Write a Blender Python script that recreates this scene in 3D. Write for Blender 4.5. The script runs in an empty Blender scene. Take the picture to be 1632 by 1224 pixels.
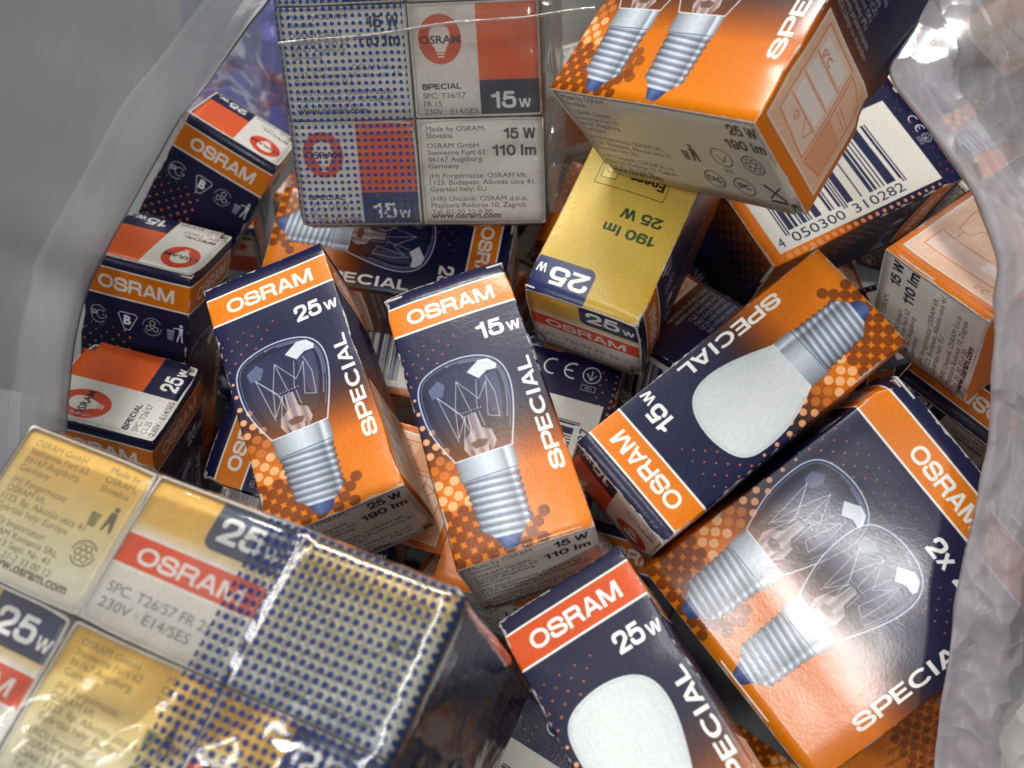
import bpy, bmesh, math, random
import numpy as np
from mathutils import Vector, Matrix, noise

SC = bpy.context.scene
COL = SC.collection
RNG = random.Random(7)

# ------------------------------------------------------------------ camera
TILT = math.radians(34)                 # 0 = straight down
CAM_H = 0.312                           # metres above the table
cam_d = bpy.data.cameras.new('camera')
cam = bpy.data.objects.new('camera', cam_d)
COL.objects.link(cam)
cam.location = (0, 0, CAM_H)
cam.rotation_euler = (TILT, 0, 0)
cam_d.sensor_width = 36
cam_d.lens = 36 * 1700 / 1632
cam_d.clip_start = 0.01
cam_d.clip_end = 20
cam_d.dof.use_dof = True
cam_d.dof.focus_distance = 0.232
cam_d.dof.aperture_fstop = 20
SC.camera = cam

# ------------------------------------------------------------------ world and lamps (indoor, ceiling tubes, added fill)
world = bpy.data.worlds.new("World")
SC.world = world
world.use_nodes = True
bg = world.node_tree.nodes['Background']
bg.inputs[0].default_value = (0.80, 0.90, 1.0, 1)
bg.inputs[1].default_value = 0.05

def area(name, loc, target, sx, sy, power, color):
    d = bpy.data.lights.new(name, 'AREA')
    d.shape = 'RECTANGLE'; d.size = sx; d.size_y = sy; d.energy = power; d.color = color
    o = bpy.data.objects.new(name, d)
    COL.objects.link(o)
    o.location = loc
    o.rotation_euler = (Vector(target) - Vector(loc)).to_track_quat('-Z', 'Y').to_euler()
    return o
PILE = (0.0, 0.13, 0.12)
area('ceiling_tube', (-0.10, 1.20, 1.50), PILE, 1.25, 0.16, 34, (1.0, 0.98, 0.93))
area('near_ceiling_tube', (-0.22, 0.05, 1.60), (-0.05, 0.11, 0.12), 1.25, 0.12, 10.5, (1.0, 0.98, 0.95))
area('side_fill', (-0.95, -0.75, 1.35), PILE, 0.6, 0.4, 7, (0.98, 0.98, 1.0))  # added broad fill, lifts the faces turned towards the viewer
area('lamp_behind_viewer', (0.12, -0.70, 1.00), PILE, 0.10, 0.10, 3.0, (1.0, 0.98, 0.96))

SC.view_settings.view_transform = 'Standard'
SC.view_settings.look = 'None'
SC.view_settings.exposure = -0.1
SC.view_settings.gamma = 1
SC.cycles.transparent_max_bounces = 24
SC.cycles.max_bounces = 8

A = np.array
CR = np.array(Matrix.Rotation(TILT, 3, 'X'))

def unproject(px, py, d):
    """Point that stands d metres deep where pixel (px, py) of the photo looks."""
    p = A([(px - 816) / 1700 * d, -(py - 612) / 1700 * d, -d])
    q = CR @ p
    return Vector((q[0], q[1], q[2] + CAM_H))

# ------------------------------------------------------------------ print shop: a small scan-line painter
_txt = {}
def _text_tris(s, bold):
    k = (s, bold)
    if k in _txt: return _txt[k]
    if bold > .02 and all(ch in GL for ch in s):
        _txt[k] = _stroke_tris(s); return _txt[k]
    c = bpy.data.curves.new('t', 'FONT'); c.body = s; c.offset = bold;
    c.resolution_u = 3
    o = bpy.data.objects.new('t', c); COL.objects.link(o)
    dg = bpy.context.evaluated_depsgraph_get()
    dg.update()
    m = o.evaluated_get(dg).to_mesh()
    n = len(m.vertices)
    v = np.zeros(n * 3, dtype=np.float32); m.vertices.foreach_get('co', v); v = v.reshape(-1, 3)[:, :2]
    m.calc_loop_triangles()
    t = np.zeros(len(m.loop_triangles) * 3, dtype=np.int32); m.loop_triangles.foreach_get('vertices', t)
    tr = v[t.reshape(-1, 3)].astype(float) if n else np.zeros((0, 3, 2))
    bpy.data.objects.remove(o); bpy.data.curves.remove(c)
    _txt[k] = tr
    return tr
CAPH = _text_tris('H', 0)[:, :, 1].max()
# ---- bold grotesque capitals drawn as strokes (cap height 1, stroke .2)
def _ell(rx, ry, a0, a1, cx=.5, cy=.5, n=26, p=2.25):
    t = np.radians(np.linspace(a0, a1, n)); c, s_ = np.cos(t), np.sin(t)
    return [(cx + rx * np.sign(a) * abs(a) ** (2 / p), cy + ry * np.sign(b) * abs(b) ** (2 / p)) for a, b in zip(c, s_)]
def _sm(P_, k=2):
    P_ = [np.array(p, dtype=float) for p in P_]
    for _ in range(k):
        Q = [P_[0]]
        for a, b in zip(P_[:-1], P_[1:]): Q += [a * .75 + b * .25, a * .25 + b * .75]
        Q.append(P_[-1]); P_ = Q
    return [tuple(p) for p in P_]
GL = {
 'O': ([_ell(.42, .40, 0, 360)], 1.04), 'C': ([_ell(.41, .40, 42, 318)], .98),
 'G': ([_ell(.41, .40, 42, 330), [(.52, .42), (.93, .42)], [(.86, .46), (.86, .05)]], 1.04),
 'S': ([_sm([(.81, .66), (.79, .80), (.62, .90), (.46, .90), (.26, .90), (.13, .80), (.13, .69), (.15, .56), (.40, .53), (.55, .49), (.78, .44), (.86, .36), (.84, .24), (.78, .12), (.62, .10), (.46, .10), (.26, .10), (.10, .18), (.10, .34)], 3)], .97),
 'R': ([[(.11, 0), (.11, 1)], _sm([(.11, .9), (.5, .9), (.72, .9), (.8, .8), (.8, .69), (.8, .56), (.7, .47), (.5, .47), (.11, .47)]), _sm([(.5, .47), (.68, .46), (.76, .38), (.77, .2), (.84, 0)])], .96),
 'P': ([[(.11, 0), (.11, 1)], _sm([(.11, .9), (.5, .9), (.72, .9), (.8, .78), (.8, .66), (.8, .52), (.7, .42), (.5, .42), (.11, .42)])], .90),
 'A': ([[(.10, 0), (.44, 1.0)], [(.48, 1.0), (.84, 0)], [(.22, .30), (.72, .30)]], .96),
 'M': ([[(.11, 0), (.11, 1)], [(1.03, 0), (1.03, 1)], [(.17, 1), (.55, .04)], [(.97, 1), (.59, .04)]], 1.16),
 'E': ([[(.11, 0), (.11, 1)], [(.11, .9), (.74, .9)], [(.11, .51), (.68, .51)], [(.11, .1), (.76, .1)]], .84),
 'I': ([[(.14, 0), (.14, 1)]], .34), 'L': ([[(.11, 0), (.11, 1)], [(.11, .1), (.70, .1)]], .76),
 'W': ([[(.09, 1), (.30, 0)], [(.34, 0), (.54, .96)], [(.58, .96), (.78, 0)], [(.82, 0), (1.03, 1)]], 1.12),
 '1': ([[(.36, 0), (.36, 1)], _sm([(.36, .88), (.28, .75), (.06, .73)])], .54),
 '2': ([_sm([(.10, .62), (.10, .80), (.22, .905), (.37, .905), (.54, .905), (.64, .80), (.64, .70), (.64, .55), (.50, .44), (.36, .33), (.22, .22), (.15, .08)], 2), [(.04, .095), (.72, .095)]], .77),
 '5': ([[(.67, .905), (.17, .905)], [(.21, .98), (.15, .50)], _sm([(.13, .53), (.22, .62), (.38, .62), (.56, .62), (.66, .50), (.66, .36), (.66, .2), (.56, .095), (.37, .095), (.2, .095), (.1, .18), (.09, .32)], 2)], .78),
 '9': ([_ell(.26, .24, 0, 360, .37, .66), _sm([(.63, .7), (.64, .35), (.56, .10), (.34, .10), (.2, .10), (.12, .18), (.12, .26)])], .76),
 '0': ([_ell(.27, .40, 0, 360, .38, .5)], .78),
 'l': ([[(.12, 0), (.12, 1)]], .30), 'm': ([[(.12, 0), (.12, .74)], _sm([(.12, .5), (.2, .64), (.34, .64), (.46, .64), (.48, .5), (.48, 0)]), _sm([(.48, .5), (.56, .64), (.7, .64), (.82, .64), (.84, .5), (.84, 0)])], 1.0),
 'x': ([[(.06, .74), (.52, 0)], [(.52, .74), (.06, 0)]], .62), ' ': ([], .34),
}
def _stroke_tris(s, t=.195):
    Q = []; x = 0
    t8 = np.linspace(0, 2 * np.pi, 10, endpoint=False)
    for ch in s:
        st, adv = GL[ch]
        for P_ in st:
            P_ = A(P_, dtype=float)
            for p, q in zip(P_[:-1], P_[1:]):
                d = q - p; l = np.hypot(*d)
                if l < 1e-6: continue
                n = A([-d[1], d[0]]) / l * t / 2
                a, b, c, e = p + n, q + n, q - n, p - n
                Q += [[a, b, c], [a, c, e]]
            for p in P_[1:-1] if len(P_) > 2 and not np.allclose(P_[0], P_[-1]) else (P_[:-1] if len(P_) > 2 else []):
                c_ = p + np.stack([np.cos(t8), np.sin(t8)], 1) * t / 2
                for k in range(1, 9): Q.append([c_[0], c_[k], c_[k + 1]])
        for i in range(len(Q) - 1, -1, -1):
            if isinstance(Q[i], tuple): break
            Q[i] = ('d', A(Q[i]) + [x, 0])
        x += adv + .02
    T_ = A([q[1] for q in Q])
    T_[:, :, 1] = np.clip(T_[:, :, 1], 0, 1)
    return T_ * CAPH

SS = 4
class Canvas:
    def __init__(s, w, h, bgc=(255, 255, 255), ppm=12):
        s.ppm = ppm; s.w = int(round(w * ppm)); s.h = int(round(h * ppm)); s.mw = w; s.mh = h
        s.px = np.zeros((s.h, s.w, 3)); s.px[:] = A(bgc) / 255.
        yy, xx = np.mgrid[0:s.h, 0:s.w]
        s.X = (xx + .5) / ppm; s.Y = (yy + .5) / ppm
        s.clip = None
    def cover(s, E):
        """E: n x 2 x 2 directed edges in mm -> coverage"""
        E = E * s.ppm
        acc = np.zeros((s.h, s.w + 2))
        y0 = E[:, 0, 1] * SS; y1 = E[:, 1, 1] * SS
        sg = np.where(y1 > y0, 1., -1.)
        lo = np.minimum(y0, y1); hi = np.maximum(y0, y1)
        r0 = np.clip(np.ceil(lo - .5), 0, s.h * SS).astype(int); r1 = np.clip(np.ceil(hi - .5), 0, s.h * SS).astype(int)
        k = r1 - r0; m = k > 0
        if not m.any(): return np.zeros((s.h, s.w))
        E = E[m]; sg = sg[m]; r0 = r0[m]; k = k[m]
        idx = np.repeat(np.arange(len(k)), k)
        rr = np.arange(k.sum()) - np.repeat(np.cumsum(k) - k, k) + r0[idx]
        yc = (rr + .5) / SS
        e = E[idx]
        dy = e[:, 1, 1] - e[:, 0, 1]
        x = e[:, 0, 0] + (yc - e[:, 0, 1]) / dy * (e[:, 1, 0] - e[:, 0, 0])
        x = np.clip(x, 0, s.w)
        xi = np.floor(x).astype(int); fr = x - xi
        row = rr // SS
        np.add.at(acc, (row, xi), sg[idx] * (1 - fr) / SS)
        np.add.at(acc, (row, xi + 1), sg[idx] * fr / SS)
        return np.clip(np.abs(np.cumsum(acc, 1)[:, :s.w]), 0, 1)
    def comp(s, cov, col, a=1.0):
        if s.clip is not None: cov = cov * s.clip
        if callable(col): col = col(s.X, s.Y)
        col = A(col, dtype=float)
        if col.ndim == 1: col = col[None, None, :] / 255.
        else: col = col / 255.
        if callable(a): a = a(s.X, s.Y)
        c = (cov * a)[..., None]
        s.px = s.px * (1 - c) + col * c
    def polys(s, P, col, a=1.0):
        E = []
        for p in P:
            p = A(p, dtype=float); q = np.roll(p, -1, 0)
            if (p[:, 0] * q[:, 1] - q[:, 0] * p[:, 1]).sum() < 0: p, q = q, p
            E.append(np.stack([p, q], 1))
        s.comp(s.cover(np.concatenate(E)), col, a)
    def rect(s, x0, y0, x1, y1, col, a=1.0): s.polys([[(x0, y0), (x1, y0), (x1, y1), (x0, y1)]], col, a)
    def grad(s, stops):
        """vertical colour ramp [(y, (r,g,b))]"""
        ys = [q[0] for q in stops]
        for c in range(3): s.px[..., c] = np.interp(s.Y, ys, [q[1][c] for q in stops]) / 255.
    def circ(s, x, y, r, col, a=1.0, ry=None, n=28):
        ry = ry or r; t = np.linspace(0, 2 * np.pi, n, endpoint=False)
        s.polys([np.stack([x + r * np.cos(t), y + ry * np.sin(t)], 1)], col, a)
    def dots(s, L, col, a=1.0):
        t = np.linspace(0, 2 * np.pi, 12, endpoint=False)
        if L: s.polys([np.stack([x + r * np.cos(t), y + r * np.sin(t)], 1) for x, y, r in L], col, a)
    def line(s, P, w, col, a=1.0, closed=False):
        P = A(P, dtype=float)
        if closed: P = np.concatenate([P, P[:1]])
        Q = []; t8 = np.linspace(0, 2 * np.pi, 8, endpoint=False)
        for p, q in zip(P[:-1], P[1:]):
            d = q - p; l = np.hypot(*d)
            if l < 1e-6: continue
            n = A([-d[1], d[0]]) / l * w / 2
            Q.append([p + n, q + n, q - n, p - n])
        if w > .25:
            for p in P[1:-1]: Q.append(np.stack([p[0] + w / 2 * np.cos(t8), p[1] + w / 2 * np.sin(t8)], 1))
        if Q: s.polys(Q, col, a)
    def arc(s, x, y, r, a0, a1, w, col, a=1.0, n=16):
        t = np.radians(np.linspace(a0, a1, n)); s.line(np.stack([x + r * np.cos(t), y + r * np.sin(t)], 1), w, col, a)
    def text(s, st, x, y, cap, col, bold=0.0, wid=None, ang=0, anchor='l', a=1.0, sx=1.0):
        """baseline start (x, y), cap height in mm; wid stretches to a width; ang in degrees, counter-clockwise on the print"""
        tr = _text_tris(st, bold)
        if not len(tr): return
        k = cap / CAPH
        T = tr.copy(); x0 = T[:, :, 0].min(); T[:, :, 0] -= x0
        W = T[:, :, 0].max()
        kx = (wid / W) if wid else k * sx
        T[:, :, 0] *= kx; T[:, :, 1] *= -k
        W *= kx
        if anchor == 'r': T[:, :, 0] -= W
        if anchor == 'c': T[:, :, 0] -= W / 2
        c, d = math.cos(math.radians(ang)), math.sin(math.radians(ang))
        X = T[:, :, 0] * c + T[:, :, 1] * d + x; Y = -T[:, :, 0] * d + T[:, :, 1] * c + y
        T = np.stack([X, Y], 2)
        ar = (T[:, 1, 0] - T[:, 0, 0]) * (T[:, 2, 1] - T[:, 0, 1]) - (T[:, 2, 0] - T[:, 0, 0]) * (T[:, 1, 1] - T[:, 0, 1])
        T[ar < 0] = T[ar < 0][:, ::-1]
        E = np.stack([T, np.roll(T, -1, 1)], 2).reshape(-1, 2, 2)
        s.comp(s.cover(E), col, a)
    def image(s, name, rot=0):
        px = np.rot90(s.px, rot)
        h, w = px.shape[:2]
        im = bpy.data.images.new(name, w, h)
        out = np.ones((h, w, 4), dtype=np.float32); out[..., :3] = np.clip(px[::-1], 0, 1)
        im.pixels.foreach_set(out.ravel()); im.update(); im.pack()
        return im

NAVY = (20, 21, 60); WHITE = (240, 240, 236); ORANGE = (226, 122, 4); ORED = (224, 92, 28)
INK = (40, 42, 62); CREAM = (226, 223, 214)

def band(c, tw=19.0, x=4.0, y0=3.1, col=ORANGE):
    c.rect(0, y0 - .05, c.mw, y0 + 7.6, WHITE); c.rect(0, y0 + .35, c.mw, y0 + 7.15, col)
    c.text('OSRAM', x, y0 + 5.55, 3.55, WHITE, bold=.035, wid=tw)

def base_front(c):
    c.grad([(0, NAVY), (27, NAVY), (33, (36, 30, 60)), (37, (72, 42, 34)), (42, (150, 74, 14)), (47, (216, 112, 6)), (63, (230, 128, 4))])

def front_dots(c, xr=13.0, s=1.0):
    """half-tone dots that swell down the left edge and run under the lamp tip"""
    L1, L2, L3, L4 = [], [], [], []
    k = 0; y = 14.6
    while y < 63:
        x = (0.9 if k % 2 else 2.53)
        gl = np.interp(y, [21, 24, 30, 34, 38, 42, 47, 57], [3.6, 1.9, 1.65, 2.2, 3.6, 5.2, 5.4, 6.4])
        while x < xr + 7:
            f = (y - 15) / 45.
            ok = (x < xr + 1 - (y - 15) * .75 and y < 21.5) or (y >= 21 and x < gl + .35) or (y > 55.5 and x < 18.5 - (y - 60) * .5)
            if ok:
                if y < 25: L1.append((x, y, .18 + .012 * (y - 14)))
                elif y < 40.5: L2.append((x, y, min(.3 + (y - 25) * .04, .82)))
                elif y < 52: L3.append((x, y, .98))
                else: L4.append((x, y, 1.2))
            x += 3.26
        y += 1.63; k += 1
    c.dots(L1, (205, 105, 62), .85); c.dots(L2, (240, 170, 118), .92)
    c.dots([d for d in L3 if d[1] < 44.2], (236, 140, 66), .55)
    c.dots([d for d in L3 if d[1] >= 44.2], (248, 192, 140), .88); c.dots(L4, (118, 54, 6), .82)

def _glass(dx, g=0.0, top=20.0):
    L = [(5.3 + g, 42.1), (3.6 + g, 38.4), (2.2 + g, 34.4), (1.65 + g, 30.5), (1.6 + g, 26.8), (2.0 + g, 24.3), (3.2 + g, 22.3 + g * .3), (5.4 + g * .7, 21 + g),
         (8.3, top + .25 + g), (11.1, top + g), (14.2, top + .3 + g), (17, 21.2 + g), (19.1 - g, 22.8 + g * .3), (20.3 - g, 25.3), (20.6 - g, 28.4), (20.1 - g, 32.2), (18.9 - g, 36.6), (17.0 - g, 42.1)]
    P = A(L, dtype=float); P[:, 0] += dx
    # smooth
    for _ in range(2):
        Q = [P[0]]
        for a, b in zip(P[:-1], P[1:]): Q += [a * .75 + b * .25, a * .25 + b * .75]
        Q.append(P[-1]); P = A(Q)
    return P

def _cap(c, dx):
    def metal(X, Y):
        t = np.clip((X - dx - 5.3) / 11.9, 0, 1)
        v = np.interp(t, [0, .06, .2, .36, .5, .68, .8, .86, .93, 1], [120, 150, 178, 205, 222, 196, 150, 236, 170, 120])
        return np.stack([v * .93, v * .975, v * 1.03], -1)
    def thread(X, Y):
        t = np.clip((X - dx - 5.9) / 10.6, 0, 1)
        v = np.interp(t, [0, .12, .3, .5, .7, .82, .9, 1], [110, 165, 205, 222, 190, 150, 215, 120])
        ph = (Y - (X - dx) * .10 - 47.2) / 1.55
        w = .5 + .5 * np.cos(2 * np.pi * ph); v = v * (.62 + .45 * w) + 18 * (np.cos(4 * np.pi * ph + 1) > .75)
        return np.stack([v * .90, v * .95, v * 1.04], -1)
    R = [(5.9, 47)]; Lf = []
    y = 47.2; i = 0
    while y < 57.8:
        R += [(16.9 - .12 * i * .5, y + .55), (16.2 - .12 * i * .5, y + 1.3)]
        Lf += [(5.6 + .2 * i * .5, y + .2), (6.2 + .2 * i * .5, y + 1.0)]
        y += 1.55; i += 1
    P = [(6.2, 46.8), (16.4, 46.8)] + R[1:] + [(14.6, 59.2), (13.6, 59.8), (8.8, 59.4), (7.6, 58.2)] + Lf[::-1]
    c.polys([A(P) + [dx, 0]], thread)
    c.line(A(R[1:]) + [dx, 0], .16, (60, 66, 100), .8)
    c.line(A(Lf) + [dx, 0], .16, (60, 66, 100), .8)
    tip = lambda X, Y: np.stack([np.interp(X - dx, [8.6, 10.5, 13.8], [34, 92, 40]), np.interp(X - dx, [8.6, 10.5, 13.8], [46, 112, 52]), np.interp(X - dx, [8.6, 10.5, 13.8], [104, 160, 112])], -1)
    c.polys([A([(8.6, 59.3), (13.8, 59.7), (12.8, 61.6), (12.1, 62.1), (10, 62), (9.5, 61.3)]) + [dx, 0]], tip)
    c.polys([A([(5.3, 42.1), (17.1, 42.1), (17.1, 46.5), (16.4, 47.0), (6.0, 47.0), (5.3, 46.5)]) + [dx, 0]], metal)
    c.line(A([(5.3, 42.1), (17.1, 42.1)]) + [dx, 0], .22, (226, 232, 240)); c.line(A([(5.4, 46.7), (17.0, 46.7)]) + [dx, 0], .22, (84, 94, 124), .9)

def lamp_clear(c, dx=0.0):
    P = _glass(dx)
    c.polys([P], (10, 12, 34), .28); c.polys([_glass(dx, 2.2)[4:-4]], (120, 136, 180), .14)
    # warm inside near the cap
    c.polys([P], (150, 92, 52), lambda X, Y: np.clip((Y - 30) / 14, 0, 1) * .30)
    c.line(P, .34, (190, 202, 222), .75); c.line(P, .14, (236, 240, 246), .6)
    c.line(_glass(dx, .65)[6:-4], .2, (120, 138, 176), .7)
    c.line(_glass(dx, 1.25)[38:-6], .3, (186, 196, 216), .5)
    c.line(_glass(dx, .9)[34:-10], .14, (230, 234, 244), .55)
    d = A([dx, 0])
    # window reflections on the glass
    c.polys([A([(12.6, 23.8), (15.6, 21.9), (17.6, 22.3), (18.9, 24.0), (18.6, 25.0), (16.6, 24.8), (14.6, 26.0)]) + d], (232, 238, 244), .86)
    c.polys([A([(4.0, 25.0), (6.4, 23.6), (7.6, 25.0), (6.6, 27.4), (4.4, 27.2)]) + d], (160, 176, 205), .42)
    c.polys([A([(14.5, 26), (18.4, 25.2), (18.2, 31), (16.6, 36), (15.2, 34)]) + d], (176, 182, 200), .17)
    # filament and wires
    W = (206, 206, 212)
    for q in ([(10.0, 25.0), (8.3, 31), (7.3, 37.4), (9.6, 33.5), (5.4, 27.2), (7.2, 38.2)], [(10.0, 25.0), (11.2, 33)], [(10.0, 25.0), (13.4, 30.4), (15.8, 27.0), (14.2, 34.5), (16.4, 35.5), (16.9, 30), (16.0, 25.8)],
              [(5.4, 27.2), (9.0, 32.4), (10.2, 38.5)], [(13.0, 36.5), (12.6, 31.8), (14.0, 26)], [(8.1, 39.0), (9.8, 33)]):
        c.line(A(q) + d, .15, W, .85)
    for i in range(7): c.circ(dx + 9.4 + i * .62, 32.5 - .22 * math.sin(i), .3, (34, 36, 50), .9, n=8); c.circ(dx + 9.5 + i * .62, 32.3, .13, (230, 232, 236), .9, n=6)
    glass = lambda X, Y: np.stack([190 + 34 * np.cos((X - dx) * 3.1), 176 + 34 * np.cos((X - dx) * 3.1 + .3), 178 + 30 * np.cos((X - dx) * 3.1 + .6)], -1)
    c.polys([A([(10.2, 33), (12.0, 33), (12.3, 36.6), (14.0, 37.6), (14.4, 40.2), (13.2, 42.1), (8.6, 42.1), (7.7, 40), (8.4, 38), (10.0, 36.8)]) + d], glass, .72)
    c.polys([A([(9.3, 39.3), (11, 38.8), (12.8, 39.4), (12.2, 40.6), (9.9, 40.6)]) + d], (96, 62, 44), .8)
    c.line(A([(10.6, 33), (10.6, 36.6)]) + d, .2, (70, 60, 66), .7); c.line(A([(9.0, 40.8), (9.4, 42)]) + d, .3, (80, 56, 44), .8); c.line(A([(12.8, 40.8), (12.6, 42)]) + d, .3, (80, 56, 44), .8)
    _cap(c, dx)

def lamp_frosted(c, dx=0.0):
    P = _glass(dx)
    c.polys([P], lambda X, Y: np.stack([206 + 14 * np.sin((X - dx) / 7 + .3), 212 + 13 * np.sin((X - dx) / 7 + .3), 212 + 13 * np.sin((X - dx) / 7 + .3)], -1))
    c.line(_glass(dx, .5)[4:-4], .5, (188, 196, 200), .5)
    c.polys([_glass(dx, 3.2)[2:-2]], (222, 227, 226), .5)
    _cap(c, dx)

def front_single(watt, frosted, gloss_veil=False):
    c = Canvas(27, 63); base_front(c)
    if gloss_veil: c.grad([(0, (38, 38, 64)), (30, (40, 40, 62)), (38, (82, 54, 48)), (44, (160, 84, 40)), (50, (206, 98, 30)), (63, (214, 104, 30))])  # veil of gloss put into the print colours: greyer navy, redder orange
    front_dots(c); band(c, col=(212, 84, 34) if gloss_veil else ORANGE)
    c.text(watt, 17.0, 17.5, 4.0, WHITE, bold=.03, wid=5.7); c.text('W', 23.3, 17.5, 2.35, WHITE, bold=.021, wid=2.9)
    (lamp_frosted if frosted else lamp_clear)(c)
    c.text('SPECIAL', 25.6, 49.8, 2.9, WHITE, bold=.03, wid=25.6, ang=90)
    return c.image('print_front_%s%s' % (watt, '_gloss_veil' if gloss_veil else ''))

def front_double(watt):
    c = Canvas(54, 63); base_front(c)
    front_dots(c, 14); 
    L = []
    for k in range(8):
        for j in range(12):
            x = 14 + j * 3.0 + (k % 2) * 1.5; y = 13.5 + k * 1.62
            if x < 52 and not (28 < x and y < 18.5): L.append((x, y, .14 + .012 * k))
    c.dots(L, (205, 112, 76), .75)
    c.dots([(15.8 + (k % 2) * 1.4 + j * 2.7, 52.0 + k * 1.9, 1.25) for k in range(5) for j in range(2) if k + j < 5], (134, 66, 12), .75)
    band(c, 19.3, 13.4)
    c.text('2x', 29.8, 17.6, 3.9, WHITE, bold=.03, wid=6.2); c.text(watt, 38.2, 17.6, 3.9, WHITE, bold=.03, wid=5.7); c.text('W', 44.6, 17.6, 2.35, WHITE, bold=.021, wid=2.9)
    lamp_clear(c, 0.6); lamp_clear(c, 17.2)
    c.text('SPECIAL', 51.0, 49.6, 3.2, WHITE, bold=.03, wid=28.0, ang=90)
    return c.image('print_front_double')

def base_side(c):
    c.grad([(0, NAVY), (25, NAVY), (30, (44, 30, 50)), (35, (96, 50, 28)), (40, (198, 92, 10)), (47, (220, 112, 5)), (63, (230, 122, 4))])

LANG = ['(E) Lámpara clara para', 'nevera (P) Lâmpadas', 'claras (I) Lampade', 'chiare (GR) Λάμπες', 'διαυγείς (DK) Klare', 'lamper (S) Klarlampa', '(N) Klar lampe (FIN)', 'Kirkas lamppu (H)', 'Víztiszta izzó (CZ)',
        'Žárovky čiré (SK)', 'Číre žiarovky (PL)', 'Żarówki przezroczyste', '(RO) Lămpi cu incandes-', 'cenţă clare (BG) Лампи с', 'нажежаема жичка про-', 'зрачни (HR) Žarulje']

def fridge(c, x0, y0, x1, y1):
    PE = (244, 196, 160); L = (214, 92, 40)
    c.rect(x0, y0, x1, y1, WHITE); c.rect(x0 + .35, y0 + .35, x1 - .35, y1 - .35, PE)
    w = x1 - x0; h = y1 - y0
    q = lambda u, v: (x0 + u * w, y0 + v * h)
    c.polys([[q(.1, .06), q(.62, .06), q(.62, .92), q(.1, .86)]], (247, 214, 190))
    for v in (.12, .32, .52): c.polys([[q(.16, v), q(.56, v), q(.56, v + .15), q(.16, v + .15)]], (250, 236, 224)); c.line([q(.12, v + .17), q(.6, v + .18)], .22, L, .8)
    c.line([q(.1, .06), q(.62, .06), q(.62, .92), q(.1, .86)], .25, L, .8, closed=True)
    c.line([q(.66, .08), q(.92, .16), q(.92, .86), q(.66, .92)], .25, L, .8, closed=True)
    c.polys([[q(.66, .5), q(.92, .52), q(.92, .86), q(.66, .9)]], (238, 160, 110), .7)
    c.line([q(.7, .35), q(.9, .38)], .2, L, .8); c.line([q(.7, .4), q(.9, .43)], .2, L, .8)
    c.circ(*q(.3, .76), .9, L, .6); c.circ(*q(.3, .76), .65, PE, 1); c.line([q(.4, .7), q(.5, .82), q(.56, .7)], .2, L, .8)
    c.text('0°C', *q(.2, .27), 1.6, L, bold=.01)

def machine(c, x0, y0, x1, y1):
    PE = (250, 208, 176); L = (226, 120, 70)
    c.rect(x0, y0, x1, y1, WHITE); c.rect(x0 + .35, y0 + .35, x1 - .35, y1 - .35, PE)
    w = x1 - x0; h = y1 - y0
    q = lambda P: [(x0 + u * w, y0 + v * h) for u, v in P]
    c.polys([q([(.1, .62), (.9, .62), (.9, .84), (.1, .84)])], (248, 216, 196))
    c.line(q([(.1, .62), (.9, .62), (.9, .84), (.1, .84)]), .22, L, .85, closed=True)
    c.line(q([(.14, .25), (.3, .18), (.85, .18), (.88, .62), (.68, .62), (.66, .38), (.34, .38), (.3, .5), (.18, .5)]), .22, L, .85, closed=True)
    c.line(q([(.24, .5), (.24, .6)]), .2, L, .85); c.line(q([(.9, .3), (.97, .3), (.97, .44), (.9, .44)]), .2, L, .85, closed=True)
    c.line(q([(.45, .18), (.45, .1), (.52, .1), (.52, .18)]), .2, L, .85)
    c.polys([q([(.62, .62), (.82, .62), (.82, .74), (.62, .74)])], (252, 240, 232)); c.text('0°C', x0 + .72 * w, y0 + .95 * h, 1.3, L)

def right_single(watt):
    c = Canvas(27, 63); base_side(c); band(c)
    for i, t in enumerate(LANG[:13]): c.text(t, 1.6, 13.2 + i * 1.75, 1.12, (205, 205, 214), bold=.0, a=.9)
    (fridge if watt == '25' else machine)(c, 1.6, 36.4, 25.4, 59.6)
    return c.image('print_side_%s' % watt)

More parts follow.
